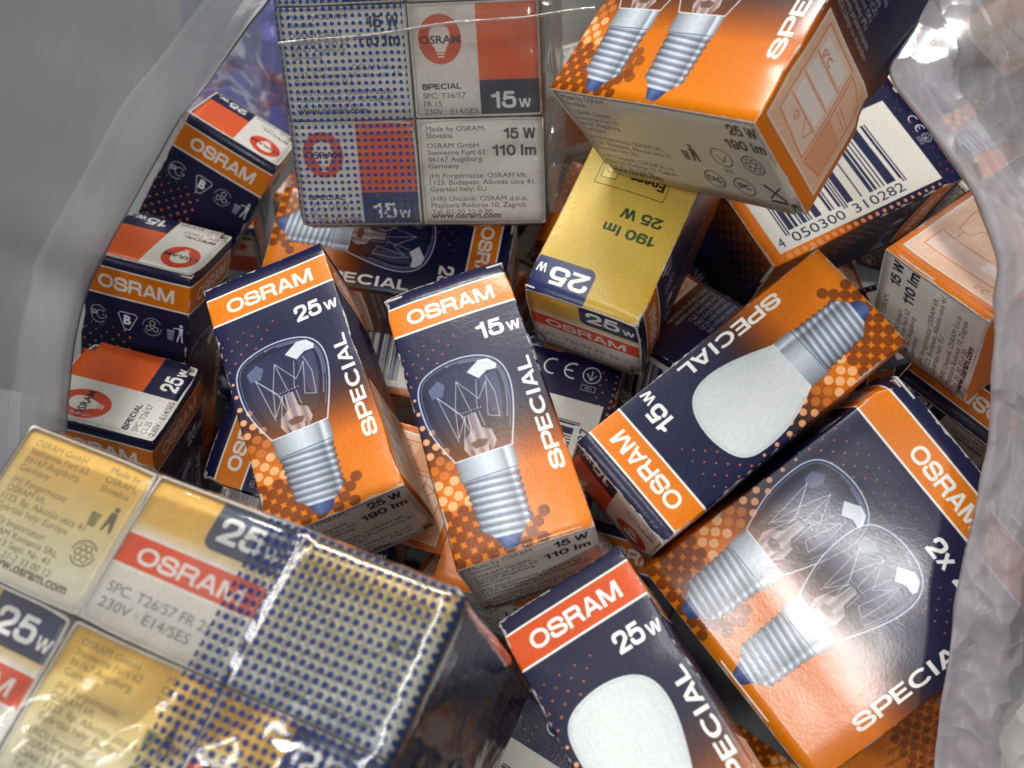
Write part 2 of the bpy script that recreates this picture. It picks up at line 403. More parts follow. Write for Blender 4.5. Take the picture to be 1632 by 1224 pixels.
def icons(c, x, y, col=(214, 214, 222)):
    # certification ring
    c.arc(x, y, 2.35, 40, 330, .2, col); c.text('P', x - 1.9, y + .8, 1.7, col, bold=.021); c.arc(x + .7, y, 1.15, 40, 320, .22, col); c.line([(x + .9, y), (x + 2.3, y), (x + 1.9, y + .9)], .2, col)
    # B in a rounded triangle
    bx = x + 7.6; T = [(bx - 2.4, y - 1.6), (bx - 1.8, y - 2.2), (bx + 1.8, y - 2.2), (bx + 2.4, y - 1.6), (bx + .6, y + 2.4), (bx - .6, y + 2.4)]
    c.line(T, .24, col, closed=True); c.text('B', bx - 1.0, y + .9, 2.3, WHITE, bold=.045)
    # recycling ring
    rx = x + 13.8; c.arc(rx, y, 2.35, 0, 150, .28, col, .6); c.arc(rx, y, 2.35, 180, 330, .28, col, .6)
    for k in range(3):
        t = math.radians(120 * k + 30); qx, qy = rx + 1.0 * math.cos(t), y + 1.0 * math.sin(t)
        c.line([(qx + .75 * math.cos(t + s), qy + .75 * math.sin(t + s)) for s in (0, 1.3, 2.6, 3.9, 5.2)], .2, col, closed=True)
    # tidy man and bin
    mx = x + 20.4
    c.circ(mx + .6, y - 2.1, .42, col); c.polys([[(mx, y - 1.5), (mx + 1.2, y - 1.6), (mx + 1.1, y + .3), (mx + .3, y + .3)]], col)
    c.line([(mx + .3, y + .2), (mx - .1, y + 2.4)], .38, col); c.line([(mx + .8, y + .2), (mx + 1.2, y + 2.4)], .38, col); c.line([(mx + .2, y - 1.3), (mx - 1.4, y - 1.0)], .3, col)
    c.polys([[(mx - 2.9, y - .3), (mx - .9, y - .3), (mx - 1.2, y + 2.3), (mx - 2.6, y + 2.3)]], col, .55); c.line([(mx - 2.9, y - .3), (mx - .9, y - .3)], .2, col)

def left_single():
    c = Canvas(27, 63)
    base_front(c)
    L = []
    for k in range(30):
        for j in range(9):
            x = 1 + j * 2.9 + (k % 2) * 1.45; y = 17.5 + k * 1.62
            if x < 14 and y > 18.5: L.append((x, y, min(.2 + .033 * k + (.08 if x > 9 else 0), 1.2)))
    c.dots([l for l in L if l[1] < 40], (226, 128, 62), .85); c.dots([l for l in L if l[1] >= 40], (134, 66, 12), .7)
    band(c); icons(c, 4.2, 16.3)
    for i in range(7): c.text(LANG[(i * 3) % 16], 1.6, 45 + i * 2, 1.1, (70, 36, 20), a=.8)
    return c.image('print_icons')

def barcode(c, x0, x1, y0, y1, digits, x_txt):
    """bars run across x, digits read upwards beside them"""
    r = random.Random(42); y = y0; h = y1 - y0; u = h / 95.
    bars = []
    i = 0
    pat = ''.join(('1' if r.random() < .52 else '0') for _ in range(95)); pat = '101' + pat[3:46] + '01010' + pat[51:92] + '101'
    for i, b in enumerate(pat):
        if b == '1':
            g = i < 3 or i > 91 or 45 < i < 51
            c.rect(x0, y0 + i * u, x1 + (1.1 if g else 0), y0 + (i + 1) * u + .01, (34, 38, 76))
    a, b, d = digits
    c.text(a, x_txt, y1 + 3.2, 2.5, (34, 38, 76), ang=90)
    c.text(b, x_txt, y1 - 1.2, 2.5, (34, 38, 76), ang=90, wid=h * .42); c.text(d, x_txt, y0 + h * .47, 2.5, (34, 38, 76), ang=90, wid=h * .42)

def ce_icons(c, x, y, s=1.0):
    col = (222, 222, 228)
    c.arc(x, y, 2.0 * s, 70, 290, .42 * s, col); c.arc(x + 5.0 * s, y, 2.0 * s, 70, 290, .42 * s, col); c.line([(x + 3.2 * s, y), (x + 5.0 * s, y)], .42 * s, col)
    vx = x + 9.6 * s
    c.arc(vx, y, 2.1 * s, 0, 360, .26 * s, col, n=26); c.line([(vx - 1.2 * s, y - .3), (vx, y + 1.4 * s), (vx + 1.2 * s, y - .3)], .25 * s, col); c.line([(vx, y + 1.2 * s), (vx, y - 1.2 * s)], .25 * s, col)
    c.line([(vx - 1.7 * s, y + 2.9 * s), (vx + 1.7 * s, y + 2.9 * s), (vx + 1.7 * s, y + 4.3 * s), (vx - 1.7 * s, y + 4.3 * s)], .12, col, closed=True); c.text('051', vx, y + 4.0 * s, .85 * s, col, anchor='c')

def back_single():
    c = Canvas(27, 63); base_side(c)
    ce_icons(c, 10.4, 4.6)
    L = []
    for k in range(34):
        y = 3 + k * 1.75
        L.append((26.0, y, .3 + .022 * k))
        if y < 12: L += [(22.5 + (k % 2), y, .28), (2.5 + (k % 2) * 2, y + 4, .25), (6.5, y + 4, .25)]
    c.dots(L, (224, 120, 60), .85)
    c.rect(2.2, 11.8, 24.8, 44, CREAM)
    barcode(c, 4.0, 19.6, 17.5, 40.5, ('4', '050300', '310237'), 23.6)
    for i in range(4): c.text(LANG[(i * 5) % 16], 2.2, 48 + i * 2, 1.1, (80, 40, 20), a=.8)
    return c.image('print_barcode')

def back_double():
    c = Canvas(54, 63); base_side(c)
    ce_icons(c, 34, 2.2, .62); ce_icons(c, 10, 6)
    c.dots([(52.7, 8 + k * 2.35, .42 + .022 * k) for k in range(22)], (236, 150, 92), .9)
    c.dots([(8 + (k * 7) % 44, 1.2 + (k % 4) * 1.1, .2) for k in range(26)], (205, 70, 50), .8)
    c.dots([(50 - (k % 2) * 2, .9 + k * 1.1, .22) for k in range(5)], (205, 70, 50), .8)
    c.rect(25.6, 6.2, 51.5, 59.4, CREAM)
    barcode(c, 29.6, 46.9, 15.5, 55.0, ('4', '050300', '310282'), 50.3)
    for i in range(8): c.text(LANG[(i * 3) % 16], 2.2, 20 + i * 2, 1.1, (205, 205, 214), a=.8)
    return c.image('print_barcode_double')

def logo(c, x, y, rx=4.5, ry=5.9):
    c.circ(x, y, rx, (214, 74, 36), ry=ry, n=36)
    P = [(-1.9, 1.0), (-2.3, -.8), (-2.0, -2.4), (-.9, -3.4), (.6, -3.5), (1.8, -2.7), (2.2, -1.2), (1.9, .7), (1.3, 2.0), (1.0, 3.0), (-.9, 3.0), (-1.2, 2.0)]
    c.polys([A(P) * [rx / 4.5, ry / 5.9] + [x, y]], (238, 232, 220))
    c.rect(x - .8, y + 3.2, x + .8, y + 3.6, (238, 232, 220)); c.rect(x - .7, y + 3.9, x + .7, y + 4.3, (238, 232, 220))
    c.text('OSRAM', x, y + .95, 1.75, (44, 34, 44), bold=.015, wid=rx * 1.86, anchor='c')

def top_logo(watt, kind, rot=0, name='print_top'):
    c = Canvas(27, 27, CREAM)
    c.rect(14, 0, 27, 18.3, ORED); c.rect(14, 18.3, 27, 27, NAVY); logo(c, 6.3, 8.4)
    c.text('SPECIAL', 1.8, 20.2, 1.35, INK, bold=.03, wid=8.3)
    for i, t in enumerate(['SPC. T26/57', '%s %s' % (kind, watt), '230V · E14/SES']): c.text(t, 1.9, 22.4 + i * 1.95, 1.3, (84, 84, 92), wid=[9.0, 3.8, 11.4][i])
    c.text(watt, 16.2, 25.2, 4.1, WHITE, bold=.03, wid=5.3); c.text('W', 22.0, 25.2, 2.3, WHITE, bold=.021, wid=2.6)
    return c.image(name, rot)

MADE = ['Made by OSRAM,', 'Slovakia', None, 'OSRAM GmbH', 'Steinerne Furt 62', '86167 Augsburg', 'Germany', None, '(H) Forgalmazza: OSRAM kft.', '1123. Budapest, Alkotás utca 41.', 'Gyártási hely: EU', None, '(HR) Uvoznik: OSRAM d.o.o.', 'Majstora Radonje 10, Zagreb', 'Tel. 01-30 32-0 00']
def bottom_text(watt, lm, rot=0, bgc=CREAM, name='print_bottom', wide=27):
    c = Canvas(wide, 27, bgc)
    y = 3.0
    for t in MADE:
        if t is None: y += .8; continue
        c.text(t, 1.9, y, 1.22, (70, 68, 78)); y += 1.72
    c.text('www.osram.com', 1.7, 25.4, 1.45, INK, bold=.03, wid=15.4)
    c.text(watt + ' W', wide - 1.7, 5.2, 2.75, INK, bold=.0215, wid=6.8, anchor='r'); c.text(lm + ' lm', wide - 1.7, 9.4, 2.75, INK, bold=.0215, wid=9.4, anchor='r')
    if wide > 30:
        col = (58, 56, 66)
        for k, (ix, iy) in enumerate([(32, 13.5), (39.5, 13), (47, 13.5), (34, 20.5), (41.5, 21), (49, 21)]):
            if k == 0: c.circ(ix, iy - 2.2, .5, col); c.polys([[(ix - .7, iy - 1.6), (ix + .7, iy - 1.6), (ix + 1, iy + 2.3), (ix + .3, iy + 2.3), (ix, iy + .4), (ix - .4, iy + 2.3), (ix - 1, iy + 2.3)]], col); c.polys([[(ix - 3.4, iy - .4), (ix - 1.4, iy - .4), (ix - 1.7, iy + 2.3), (ix - 3.1, iy + 2.3)]], col, .7)
            elif k == 5: c.line([(ix - 2, iy - 2), (ix + 2, iy + 2)], .7, col); c.line([(ix + 2, iy - 2), (ix - 2, iy + 2)], .35, col); c.rect(ix - 2, iy + 2.3, ix + 2, iy + 3, col)
            else:
                c.arc(ix, iy, 2.5, 0, 360, .25, col, n=26)
                if k == 1: c.line([(ix - 1.2, iy - .6), (ix, iy + 1.4), (ix + 1.2, iy - .6)], .25, col); c.text('051', ix, iy + 4.4, 1.1, col, anchor='c')
                if k == 2:
                    for j in range(6): c.arc(ix + 1.3 * math.cos(j * 1.047), iy + 1.3 * math.sin(j * 1.047), .6, 0, 360, .2, col)
                if k == 3: c.text('EAC', ix, iy + .7, 1.5, col, anchor='c', bold=.021); c.line([(ix - 1.8, iy - 1.8), (ix + 1.8, iy + 1.8)], .25, col)
                if k == 4: c.text('PC', ix, iy + .8, 1.7, col, anchor='c', bold=.021)
    return c.image(name, rot)

YEL = (224, 176, 66); TAGC = (44, 52, 88)
def tag(c, w, y1, col=TAGC):
    c.rect(w / 2 + 1.2, -1, w + 1, y1, col); c.rect(w / 2 - .6, -1, w / 2 + 1.3, y1 - 1.8, col); c.circ(w / 2 + 1.2, y1 - 1.8, 1.8, col)
def tag_end(rot=0):
    c = Canvas(27, 27)
    c.grad([(0, (222, 172, 66)), (8, (224, 186, 96)), (10.4, (236, 230, 210)), (16, (228, 226, 216)), (27, (206, 204, 194))])
    c.rect(0, 10.5, 27, 11.0, WHITE); c.rect(0, 11.0, 27, 16.3, (226, 84, 44)); c.rect(0, 16.3, 27, 16.8, WHITE)
    c.text('OSRAM', 3.9, 15.4, 3.1, WHITE, bold=.035, wid=19.6)
    tag(c, 27, 8.7); c.text('25', 14.4, 7.0, 4.6, WHITE, bold=.035, wid=8.0); c.text('W', 23.0, 7.0, 2.4, WHITE, bold=.021, wid=2.9)
    c.text('SPC. T26/57 FR 25', 2.1, 21.2, 1.7, (110, 108, 106), wid=19.4); c.text('230V · E14/SES', 2.1, 24.0, 1.7, (110, 108, 106), wid=17)
    return c.image('print_yellow_tag_end', rot)
def text_end(pale=False):
    c = Canvas(27, 27)
    c.grad([(0, (228, 178, 74)), (6, (228, 190, 102)), (14, (224, 208, 154)), (20, (226, 218, 188)), (27, (222, 220, 204))])
    if pale: c.grad([(0, (232, 186, 74)), (4, (228, 200, 120)), (9, (224, 220, 190)), (27, (220, 226, 224))])
    G = (122, 104, 60)
    y = 3.2
    for t in ['OSRAM GmbH', 'Steinerne Furt 62', '86167 Augsburg,', 'Germany', None, '(H) Forgalmazza:', 'OSRAM kft.', '1123. Bp. Alkotás utca 41', 'Gyártási hely: Európa', None, '(RO) Importator:', 'OSRAM Romania SRL', 'Calea 13 Sept. Nr. 41', 'Tel. +40 21-2 33 00 12']:
        if t is None: y += .7; continue
        c.text(t, 2.6, y, 1.2, G); y += 1.7
    for i, t in enumerate(['Made by', 'OSRAM,', 'Slovakia']): c.text(t, 18.6, 3.0 + i * 1.75, 1.2, G)
    c.text('www.osram.com', 6.6, 24.8, 1.7, (104, 98, 84), bold=.03, wid=16.4)
    col = (96, 92, 72)
    c.circ(23.6, 8.6, .5, col); c.polys([[(22.9, 9.2), (24.1, 9.2), (24.6, 12.8), (24.1, 12.8), (23.5, 11), (22.9, 12.8), (22.5, 12.8)]], col); c.polys([[(19.6, 10.2), (21.6, 10.2), (21.3, 12.8), (19.9, 12.8)]], (130, 132, 84))
    c.arc(22.2, 17.4, 2.2, 0, 150, .25, col); c.arc(22.2, 17.4, 2.2, 180, 330, .25, col)
    for j in range(6): c.arc(22.2 + 1.1 * math.cos(j * 1.047), 17.4 + 1.1 * math.sin(j * 1.047), .55, 0, 360, .18, col)
    return c.image('print_pale_text_end' if pale else 'print_yellow_text_end')
def yellow_face():
    c = Canvas(27, 63)
    c.grad([(0, (200, 164, 52)), (20, (208, 174, 66)), (40, (220, 192, 104)), (63, (224, 200, 130))])
    tag(c, 27, 8.8, (36, 48, 96)); c.text('25', 13.6, 7.2, 4.4, WHITE, bold=.035, wid=9.2); c.text('W', 23.8, 7.2, 2.3, WHITE, bold=.021, wid=2.4)
    c.text('190 lm', 3.6, 21.9, 2.7, (52, 74, 30), bold=.0215, wid=13.2) if 0 else None
    c.text('25 W', 4.0, 27.0, 2.5, (52, 74, 30), bold=.03, wid=9.6) if 0 else None
    c.text('25 W', 16.4, 18.9, 2.7, (52, 74, 30), bold=.03, wid=8.8, anchor='r') if 0 else None
    # as printed: wattage over light flow, left aligned
    c.text('25 W', 4.4, 25.6, 2.6, (52, 74, 30), bold=.03, wid=9.6); c.text('190 lm', 4.2, 21.0, 2.6, (52, 74, 30), bold=.03, wid=12.2)
    c.line([(6.4, 29.6), (22.8, 29.6), (22.8, 39.8), (6.4, 39.8)], .16, (70, 70, 40), closed=True)
    c.text('Energ', 7.2, 34.2, 2.3, (50, 54, 30), bold=.03, wid=8.0); c.text('енергия · ενέργεια', 7.2, 37.6, 1.15, (60, 60, 40), wid=10.4); c.text('ie', 16.2, 34.2, 1.1, (60, 60, 40))
    c.rect(18.4, 31.4, 22.0, 36.6, (70, 70, 40)); c.rect(18.55, 31.55, 21.85, 36.45, (232, 208, 120))
    for k in range(12): c.circ(20.2 + 1.1 * math.cos(k * .5236), 34 + 1.1 * math.sin(k * .5236), .16, (70, 70, 40), n=6)
    return c.image('print_yellow_face')
def dark_plain():
    c = Canvas(54, 27, NAVY); c.grad([(0, (150, 74, 14)), (6, (72, 42, 34)), (14, NAVY), (27, NAVY)])
    c.dots([(2 + 3.2 * i + (j % 2) * 1.6, 3 + j * 2.2, .9 - .08 * j) for i in range(17) for j in range(9)], (150, 74, 30), .7)
    return c.image('print_dark_plain')
def dark_end():
    c = Canvas(54, 27, NAVY); c.rect(30, 0, 54, 27, (60, 30, 30))
    c.polys([_glass(30, 0)[:, ::-1] * [.5, .34] + [4, 4]], (206, 208, 206))
    c.text('2x', 6, 12, 4, WHITE, bold=.03)
    return c.image('print_dark_end')
def orange_side(watt='25'):
    c = Canvas(27, 63); base_side(c); band(c)
    c.text('25', 15, 22, 4, WHITE, bold=.03)
    return c.image('print_plain_side')

# poses: millimetres from the lens height, rotation rows, width/depth/height
POSES = {
  'A': ([-42.3, 126.1, -196.1], [[0.9228, 0.1716, -0.345], [0.3222, 0.1475, 0.9351], [0.2114, -0.974, 0.0808]], [28.2, 26.3, 62.0]),
  'B': ([-4.0, 115.5, -189.5], [[0.9489, 0.1488, -0.2781], [0.2623, 0.1178, 0.9578], [0.1752, -0.9818, 0.0727]], [26.6, 27.6, 62.5]),
  'C': ([26.7, 53.6, -196.9], [[0.8382, 0.3008, -0.4549], [0.4314, 0.1444, 0.8906], [0.3336, -0.9427, -0.0087]], [27.0, 27.0, 63.0]),
  'D': ([46.1, 122.0, -189.8], [[-0.6291, -0.0066, -0.7773], [0.7367, 0.3135, -0.599], [0.2477, -0.9496, -0.1924]], [26.2, 26.8, 65.4]),
  'E': ([69.6, 92.7, -207.5], [[0.6141, 0.1136, 0.781], [-0.7057, 0.5222, 0.4789], [-0.3533, -0.8453, 0.4008]], [53.2, 27.0, 64.0]),
  'F': ([48.4, 181.0, -138.0], [[0.6778, 0.5236, 0.5163], [-0.6253, 0.041, 0.7794], [0.3869, -0.851, 0.3551]], [50.7, 28.7, 63.0]),
  'G': ([29.4, 171.0, -184.7], [[-0.8981, 0.1424, -0.4161], [0.4379, 0.2008, -0.8763], [-0.0413, -0.9692, -0.2427]], [26.9, 27.1, 63.0]),
  'I': ([112.6, 153.2, -175.7], [[0.5555, 0.1599, 0.8159], [-0.822, -0.0429, 0.5679], [0.1257, -0.9862, 0.1077]], [26.8, 27.2, 63.0]),
  'K': ([-91.6, 214.6, -230.9], [[0.8366, 0.0274, 0.5471], [-0.2829, 0.877, 0.3886], [-0.4691, -0.4798, 0.7413]], [27.0, 27.0, 63.0]),
  'L': ([-93.9, 163.7, -227.5], [[0.9684, 0.1259, 0.2155], [-0.2104, 0.8761, 0.4339], [-0.1342, -0.4655, 0.8748]], [26.8, 27.2, 63.0]),
  'M': ([-95.0, 127.2, -232.7], [[0.9686, 0.1731, 0.1788], [-0.2169, 0.9394, 0.2657], [-0.1219, -0.2961, 0.9473]], [27.2, 26.8, 63.0]),
  'N': ([-39.2, 131.0, -232.4], [[0.3028, 0.1073, -0.947], [0.8683, 0.3788, 0.3204], [0.3932, -0.9192, 0.0216]], [27.0, 27.0, 63.0]),
  'O': ([-36.0, 188.7, -223.2], [[-0.1679, 0.0208, 0.9856], [-0.9629, 0.2111, -0.1685], [-0.2116, -0.9773, -0.0156]], [27.0, 27.0, 63.0]),
  'P': ([-38.9, 178.2, -253.7], [[0.142, 0.0236, -0.9896], [0.9626, 0.2295, 0.1436], [0.2304, -0.973, 0.0099]], [27.0, 27.0, 63.0]),
  'Q': ([5.0, 120.0, -223.7], [[0.9554, 0.0193, 0.2949], [-0.2954, 0.0968, 0.9505], [-0.0102, -0.9951, 0.0982]], [27.0, 27.0, 63.0]),
  'H': ([75.9, 209.9, -205.9], [[0.4821, -0.114, 0.8686], [-0.8447, 0.2025, 0.4955], [-0.2324, -0.9726, 0.0014]], [55.5, 27.0, 61.9]),
  'R': ([40.5, 201.3, -235.4], [[-0.4078, -0.003, 0.9131], [-0.8835, 0.2534, -0.3938], [-0.2302, -0.9674, -0.1059]], [27.0, 27.0, 63.0]),
  'J': ([122.3, 155.8, -210.7], [[-0.7307, 0.0885, -0.677], [0.6689, 0.2917, -0.6837], [0.1371, -0.9524, -0.2723]], [27.0, 27.0, 63.0]),
  'X': ([25.1, 101.5, -276.8], [[0.9594, 0.0328, 0.28], [-0.269, 0.4041, 0.8743], [-0.0844, -0.9141, 0.3965]], [27.0, 27.0, 63.0]),
  'V': ([94.6, 49.3, -256.7], [[0.8822, -0.0045, -0.4708], [0.446, 0.3291, 0.8323], [0.1512, -0.9443, 0.2923]], [27.0, 27.0, 63.0]),
  'Y': ([-1.4, 51.7, -265.5], [[0.8547, -0.0137, 0.5191], [-0.4922, 0.2965, 0.8184], [-0.1651, -0.955, 0.2467]], [27.0, 27.0, 63.0]),
  'S': ([-49.9, 60.3, -187.2], [[0.9012, 0.1748, 0.3966], [-0.4177, 0.1056, 0.9025], [0.116, -0.9789, 0.1682]], [84.9, 63.0, 51.5]),
  'T': ([-19.2, 218.0, -172.0], [[0.993, 0.1097, -0.0442], [-0.0715, 0.8543, 0.5149], [0.0942, -0.5082, 0.8562]], [58.5, 63.0, 74.8]),
}
DEEP = [
  ([106.4, 214.1, -292.0], [[-0.0155, -0.9953, 0.0956], [0.1039, -0.0967, -0.9899], [0.9945, -0.0055, 0.1049]]),
  ([-50.5, 115.3, -292.0], [[-0.0123, 0.9868, 0.1613], [-0.0494, -0.1617, 0.9856], [0.9987, 0.0042, 0.0507]]),
  ([20.6, 179.3, -288.0], [[-0.0404, 0.9294, -0.3669], [0.1748, 0.3681, 0.9132], [0.9838, -0.0272, -0.1774]]),
  ([142.5, 147.4, -280.0], [[0.0378, -0.5722, -0.8193], [0.9987, -0.0068, 0.0508], [-0.0347, -0.8201, 0.5712]]),
  ([-22.2, 210.3, -288.0], [[-0.1546, -0.8054, -0.5723], [-0.2112, 0.5928, -0.7772], [0.9651, 0.0007, -0.2617]]),
  ([-18.9, 97.1, -268.0], [[0.8689, 0.0711, -0.4898], [-0.494, 0.1863, -0.8493], [0.0309, 0.9799, 0.197]]),
  ([-109.5, 147.6, -288.0], [[-0.0439, 0.9974, -0.0572], [0.2324, -0.0455, -0.9716], [-0.9716, -0.0559, -0.2298]]),
  ([129.9, 64.2, -268.0], [[0.1801, 0.7553, 0.6302], [-0.1253, 0.6531, -0.7469], [-0.9756, 0.0556, 0.2123]]),
  ([-12.1, 233.1, -240.0], [[0.2253, 0.8865, -0.4042], [0.5195, -0.4603, -0.7199], [-0.8243, -0.0478, -0.5642]]),
  ([71.6, 52.2, -288.0], [[0.2103, -0.544, 0.8123], [-0.0877, -0.8381, -0.5385], [0.9737, 0.042, -0.224]]),
  ([135.6, 234.3, -256.0], [[0.2706, -0.6912, -0.67], [-0.2224, -0.7221, 0.6551], [-0.9366, -0.0283, -0.3492]]),
  ([143.4, 225.6, -216.0], [[-0.5069, -0.0576, 0.8601], [0.8617, -0.0069, 0.5074], [-0.0233, 0.9983, 0.0531]]),
  ([23.7, 250.3, -276.0], [[-0.342, -0.2449, -0.9072], [0.1551, -0.9669, 0.2026], [-0.9268, -0.0715, 0.3687]]),
  ([-49.0, 254.6, -252.0], [[0.0956, 0.8845, 0.4566], [-0.1372, -0.4426, 0.8861], [0.9859, -0.1473, 0.079]]),
  ([-95.6, 260.8, -256.0], [[-0.122, 0.9918, -0.0391], [0.265, -0.0054, -0.9642], [-0.9565, -0.128, -0.2622]]),
  ([139.2, 262.6, -224.0], [[0.2306, 0.432, -0.8719], [0.1759, -0.8998, -0.3993], [-0.957, -0.0613, -0.2834]]),
  ([123.1, 182.3, -244.0], [[0.1999, -0.181, -0.963], [-0.9789, -0.0788, -0.1884], [-0.0418, 0.9803, -0.1929]]),
  ([53.7, 154.9, -256.0], [[0.0948, -0.2035, 0.9745], [-0.9947, 0.0204, 0.101], [-0.0404, -0.9789, -0.2005]]),
  ([-74.5, 150.8, -296.0], [[-0.0809, -0.9652, 0.2488], [0.015, 0.2484, 0.9685], [-0.9966, 0.0821, -0.0056]]),
  ([-97.8, 214.6, -292.0], [[0.1134, -0.3739, 0.9205], [0.0135, -0.9258, -0.3777], [0.9935, 0.0553, -0.0999]]),
  ([132.7, 111.6, -296.0], [[-0.3303, -0.0081, 0.9438], [-0.9436, 0.0255, -0.3301], [-0.0214, -0.9996, -0.0161]]),
  ([130.8, 48.7, -216.0], [[-0.3815, -0.1818, 0.9063], [-0.9244, 0.0798, -0.373], [-0.0045, -0.9801, -0.1985]]),
  ([41.8, 156.7, -219.3], [[-0.6687, -0.0269, 0.743], [-0.739, -0.0853, -0.6682], [0.0813, -0.996, 0.0371]]),
  ([24.0, 281.6, -265.7], [[-0.9464, 0.0, 0.323], [-0.0004, 1.0, -0.0014], [-0.323, -0.0014, -0.9464]]),
]

# ------------------------------------------------------------------ materials
def new_mat(name):
    m = bpy.data.materials.new(name); m.use_nodes = True
    return m, m.node_tree.nodes, m.node_tree.links, m.node_tree.nodes['Principled BSDF']

def print_mat(img, rough=.40, emboss=.26, name=None, coat=.30):
    """printed, varnished card: the print as colour, paper grain as relief"""
    m, N, L, B = new_mat(name or 'card_' + img.name)
    wd, ht = img.size[0] / 12., img.size[1] / 12.
    t = N.new('ShaderNodeTexImage'); t.image = img; t.extension = 'EXTEND'; t.interpolation = 'Cubic'
    geo = N.new('ShaderNodeTexCoord')
    n1 = N.new('ShaderNodeTexNoise'); n1.inputs['Scale'].default_value = 1500; n1.inputs['Detail'].default_value = 3
    n2 = N.new('ShaderNodeTexNoise'); n2.inputs['Scale'].default_value = 90; n2.inputs['Detail'].default_value = 3
    L.new(geo.outputs['Object'], n1.inputs['Vector']); L.new(geo.outputs['Object'], n2.inputs['Vector'])
    mx = N.new('ShaderNodeMix'); mx.data_type = 'RGBA'; mx.blend_type = 'MULTIPLY'; mx.inputs[0].default_value = 1
    rmp = N.new('ShaderNodeMapRange'); rmp.inputs['From Min'].default_value = .35; rmp.inputs['From Max'].default_value = .65; rmp.inputs['To Min'].default_value = .90; rmp.inputs['To Max'].default_value = 1.0
    L.new(n1.outputs['Fac'], rmp.inputs['Value'])
    L.new(t.outputs['Color'], mx.inputs[6]); L.new(rmp.outputs[0], mx.inputs[7]); L.new(mx.outputs[2], B.inputs['Base Color'])
    bp = N.new('ShaderNodeBump'); bp.inputs['Strength'].default_value = emboss; bp.inputs['Distance'].default_value = .00012
    L.new(n1.outputs['Fac'], bp.inputs['Height'])
    b2 = N.new('ShaderNodeBump'); b2.inputs['Strength'].default_value = emboss * .7; b2.inputs['Distance'].default_value = .0007
    L.new(n2.outputs['Fac'], b2.inputs['Height']); L.new(bp.outputs[0], b2.inputs['Normal'])
    L.new(b2.outputs[0], B.inputs['Normal'])
    rr = N.new('ShaderNodeMapRange'); rr.inputs['To Min'].default_value = rough - .06; rr.inputs['To Max'].default_value = rough + .10
    L.new(n2.outputs['Fac'], rr.inputs['Value']); L.new(rr.outputs[0], B.inputs['Roughness'])
    B.inputs['Specular IOR Level'].default_value = .30
    B.inputs['Coat Weight'].default_value = coat; B.inputs['Coat Roughness'].default_value = .17; B.inputs['Coat IOR'].default_value = 1.45
    L.new(b2.outputs[0], B.inputs['Coat Normal'])
    # worn creases: the print is rubbed off to the white board along the edges, here and there
    uvn = N.new('ShaderNodeSeparateXYZ'); L.new(geo.outputs['UV'], uvn.inputs[0])
    def M(op, a, b=None):
        n = N.new('ShaderNodeMath'); n.operation = op; n.use_clamp = False
        for i, v in enumerate((a, b)):
            if v is None: continue
            if isinstance(v, (int, float)): n.inputs[i].default_value = v
            else: L.new(v, n.inputs[i])
        return n.outputs[0]
    ed = M('MULTIPLY', M('MINIMUM', uvn.outputs[0], M('SUBTRACT', 1.0, uvn.outputs[0])), wd)
    ed2 = M('MULTIPLY', M('MINIMUM', uvn.outputs[1], M('SUBTRACT', 1.0, uvn.outputs[1])), ht)
    n3 = N.new('ShaderNodeTexNoise'); n3.inputs['Scale'].default_value = 420; n3.inputs['Detail'].default_value = 5; L.new(geo.outputs['Object'], n3.inputs['Vector'])
    n4 = N.new('ShaderNodeTexNoise'); n4.inputs['Scale'].default_value = 60; n4.inputs['Detail'].default_value = 2; L.new(geo.outputs['Object'], n4.inputs['Vector'])
    wr = M('MULTIPLY', M('SUBTRACT', M('ADD', n3.outputs['Fac'], M('MULTIPLY', n4.outputs['Fac'], .8)), .86), 2.2)
    wear = M('GREATER_THAN', wr, M('MINIMUM', ed, ed2))
    mw = N.new('ShaderNodeMix'); mw.data_type = 'RGBA'; L.new(M('MULTIPLY', wear, .75), mw.inputs[0]); L.new(mx.outputs[2], mw.inputs[6]); mw.inputs[7].default_value = (.55, .53, .50, 1)
    L.new(mw.outputs[2], B.inputs['Base Color'])
    return m

def plain_mat(name, col, rough=.6, noise_scale=800, var=.12):
    m, N, L, B = new_mat(name)
    n = N.new('ShaderNodeTexNoise'); n.inputs['Scale'].default_value = noise_scale; n.inputs['Detail'].default_value = 4
    g = N.new('ShaderNodeTexCoord'); L.new(g.outputs['Object'], n.inputs['Vector'])
    r = N.new('ShaderNodeValToRGB'); r.color_ramp.elements[0].position = .3; r.color_ramp.elements[1].position = .7
    r.color_ramp.elements[0].color = tuple(c * (1 - var) for c in col) + (1,); r.color_ramp.elements[1].color = tuple(min(1, c * (1 + var)) for c in col) + (1,)
    L.new(n.outputs['Fac'], r.inputs[0]); L.new(r.outputs[0], B.inputs['Base Color']); B.inputs['Roughness'].default_value = rough
    return m

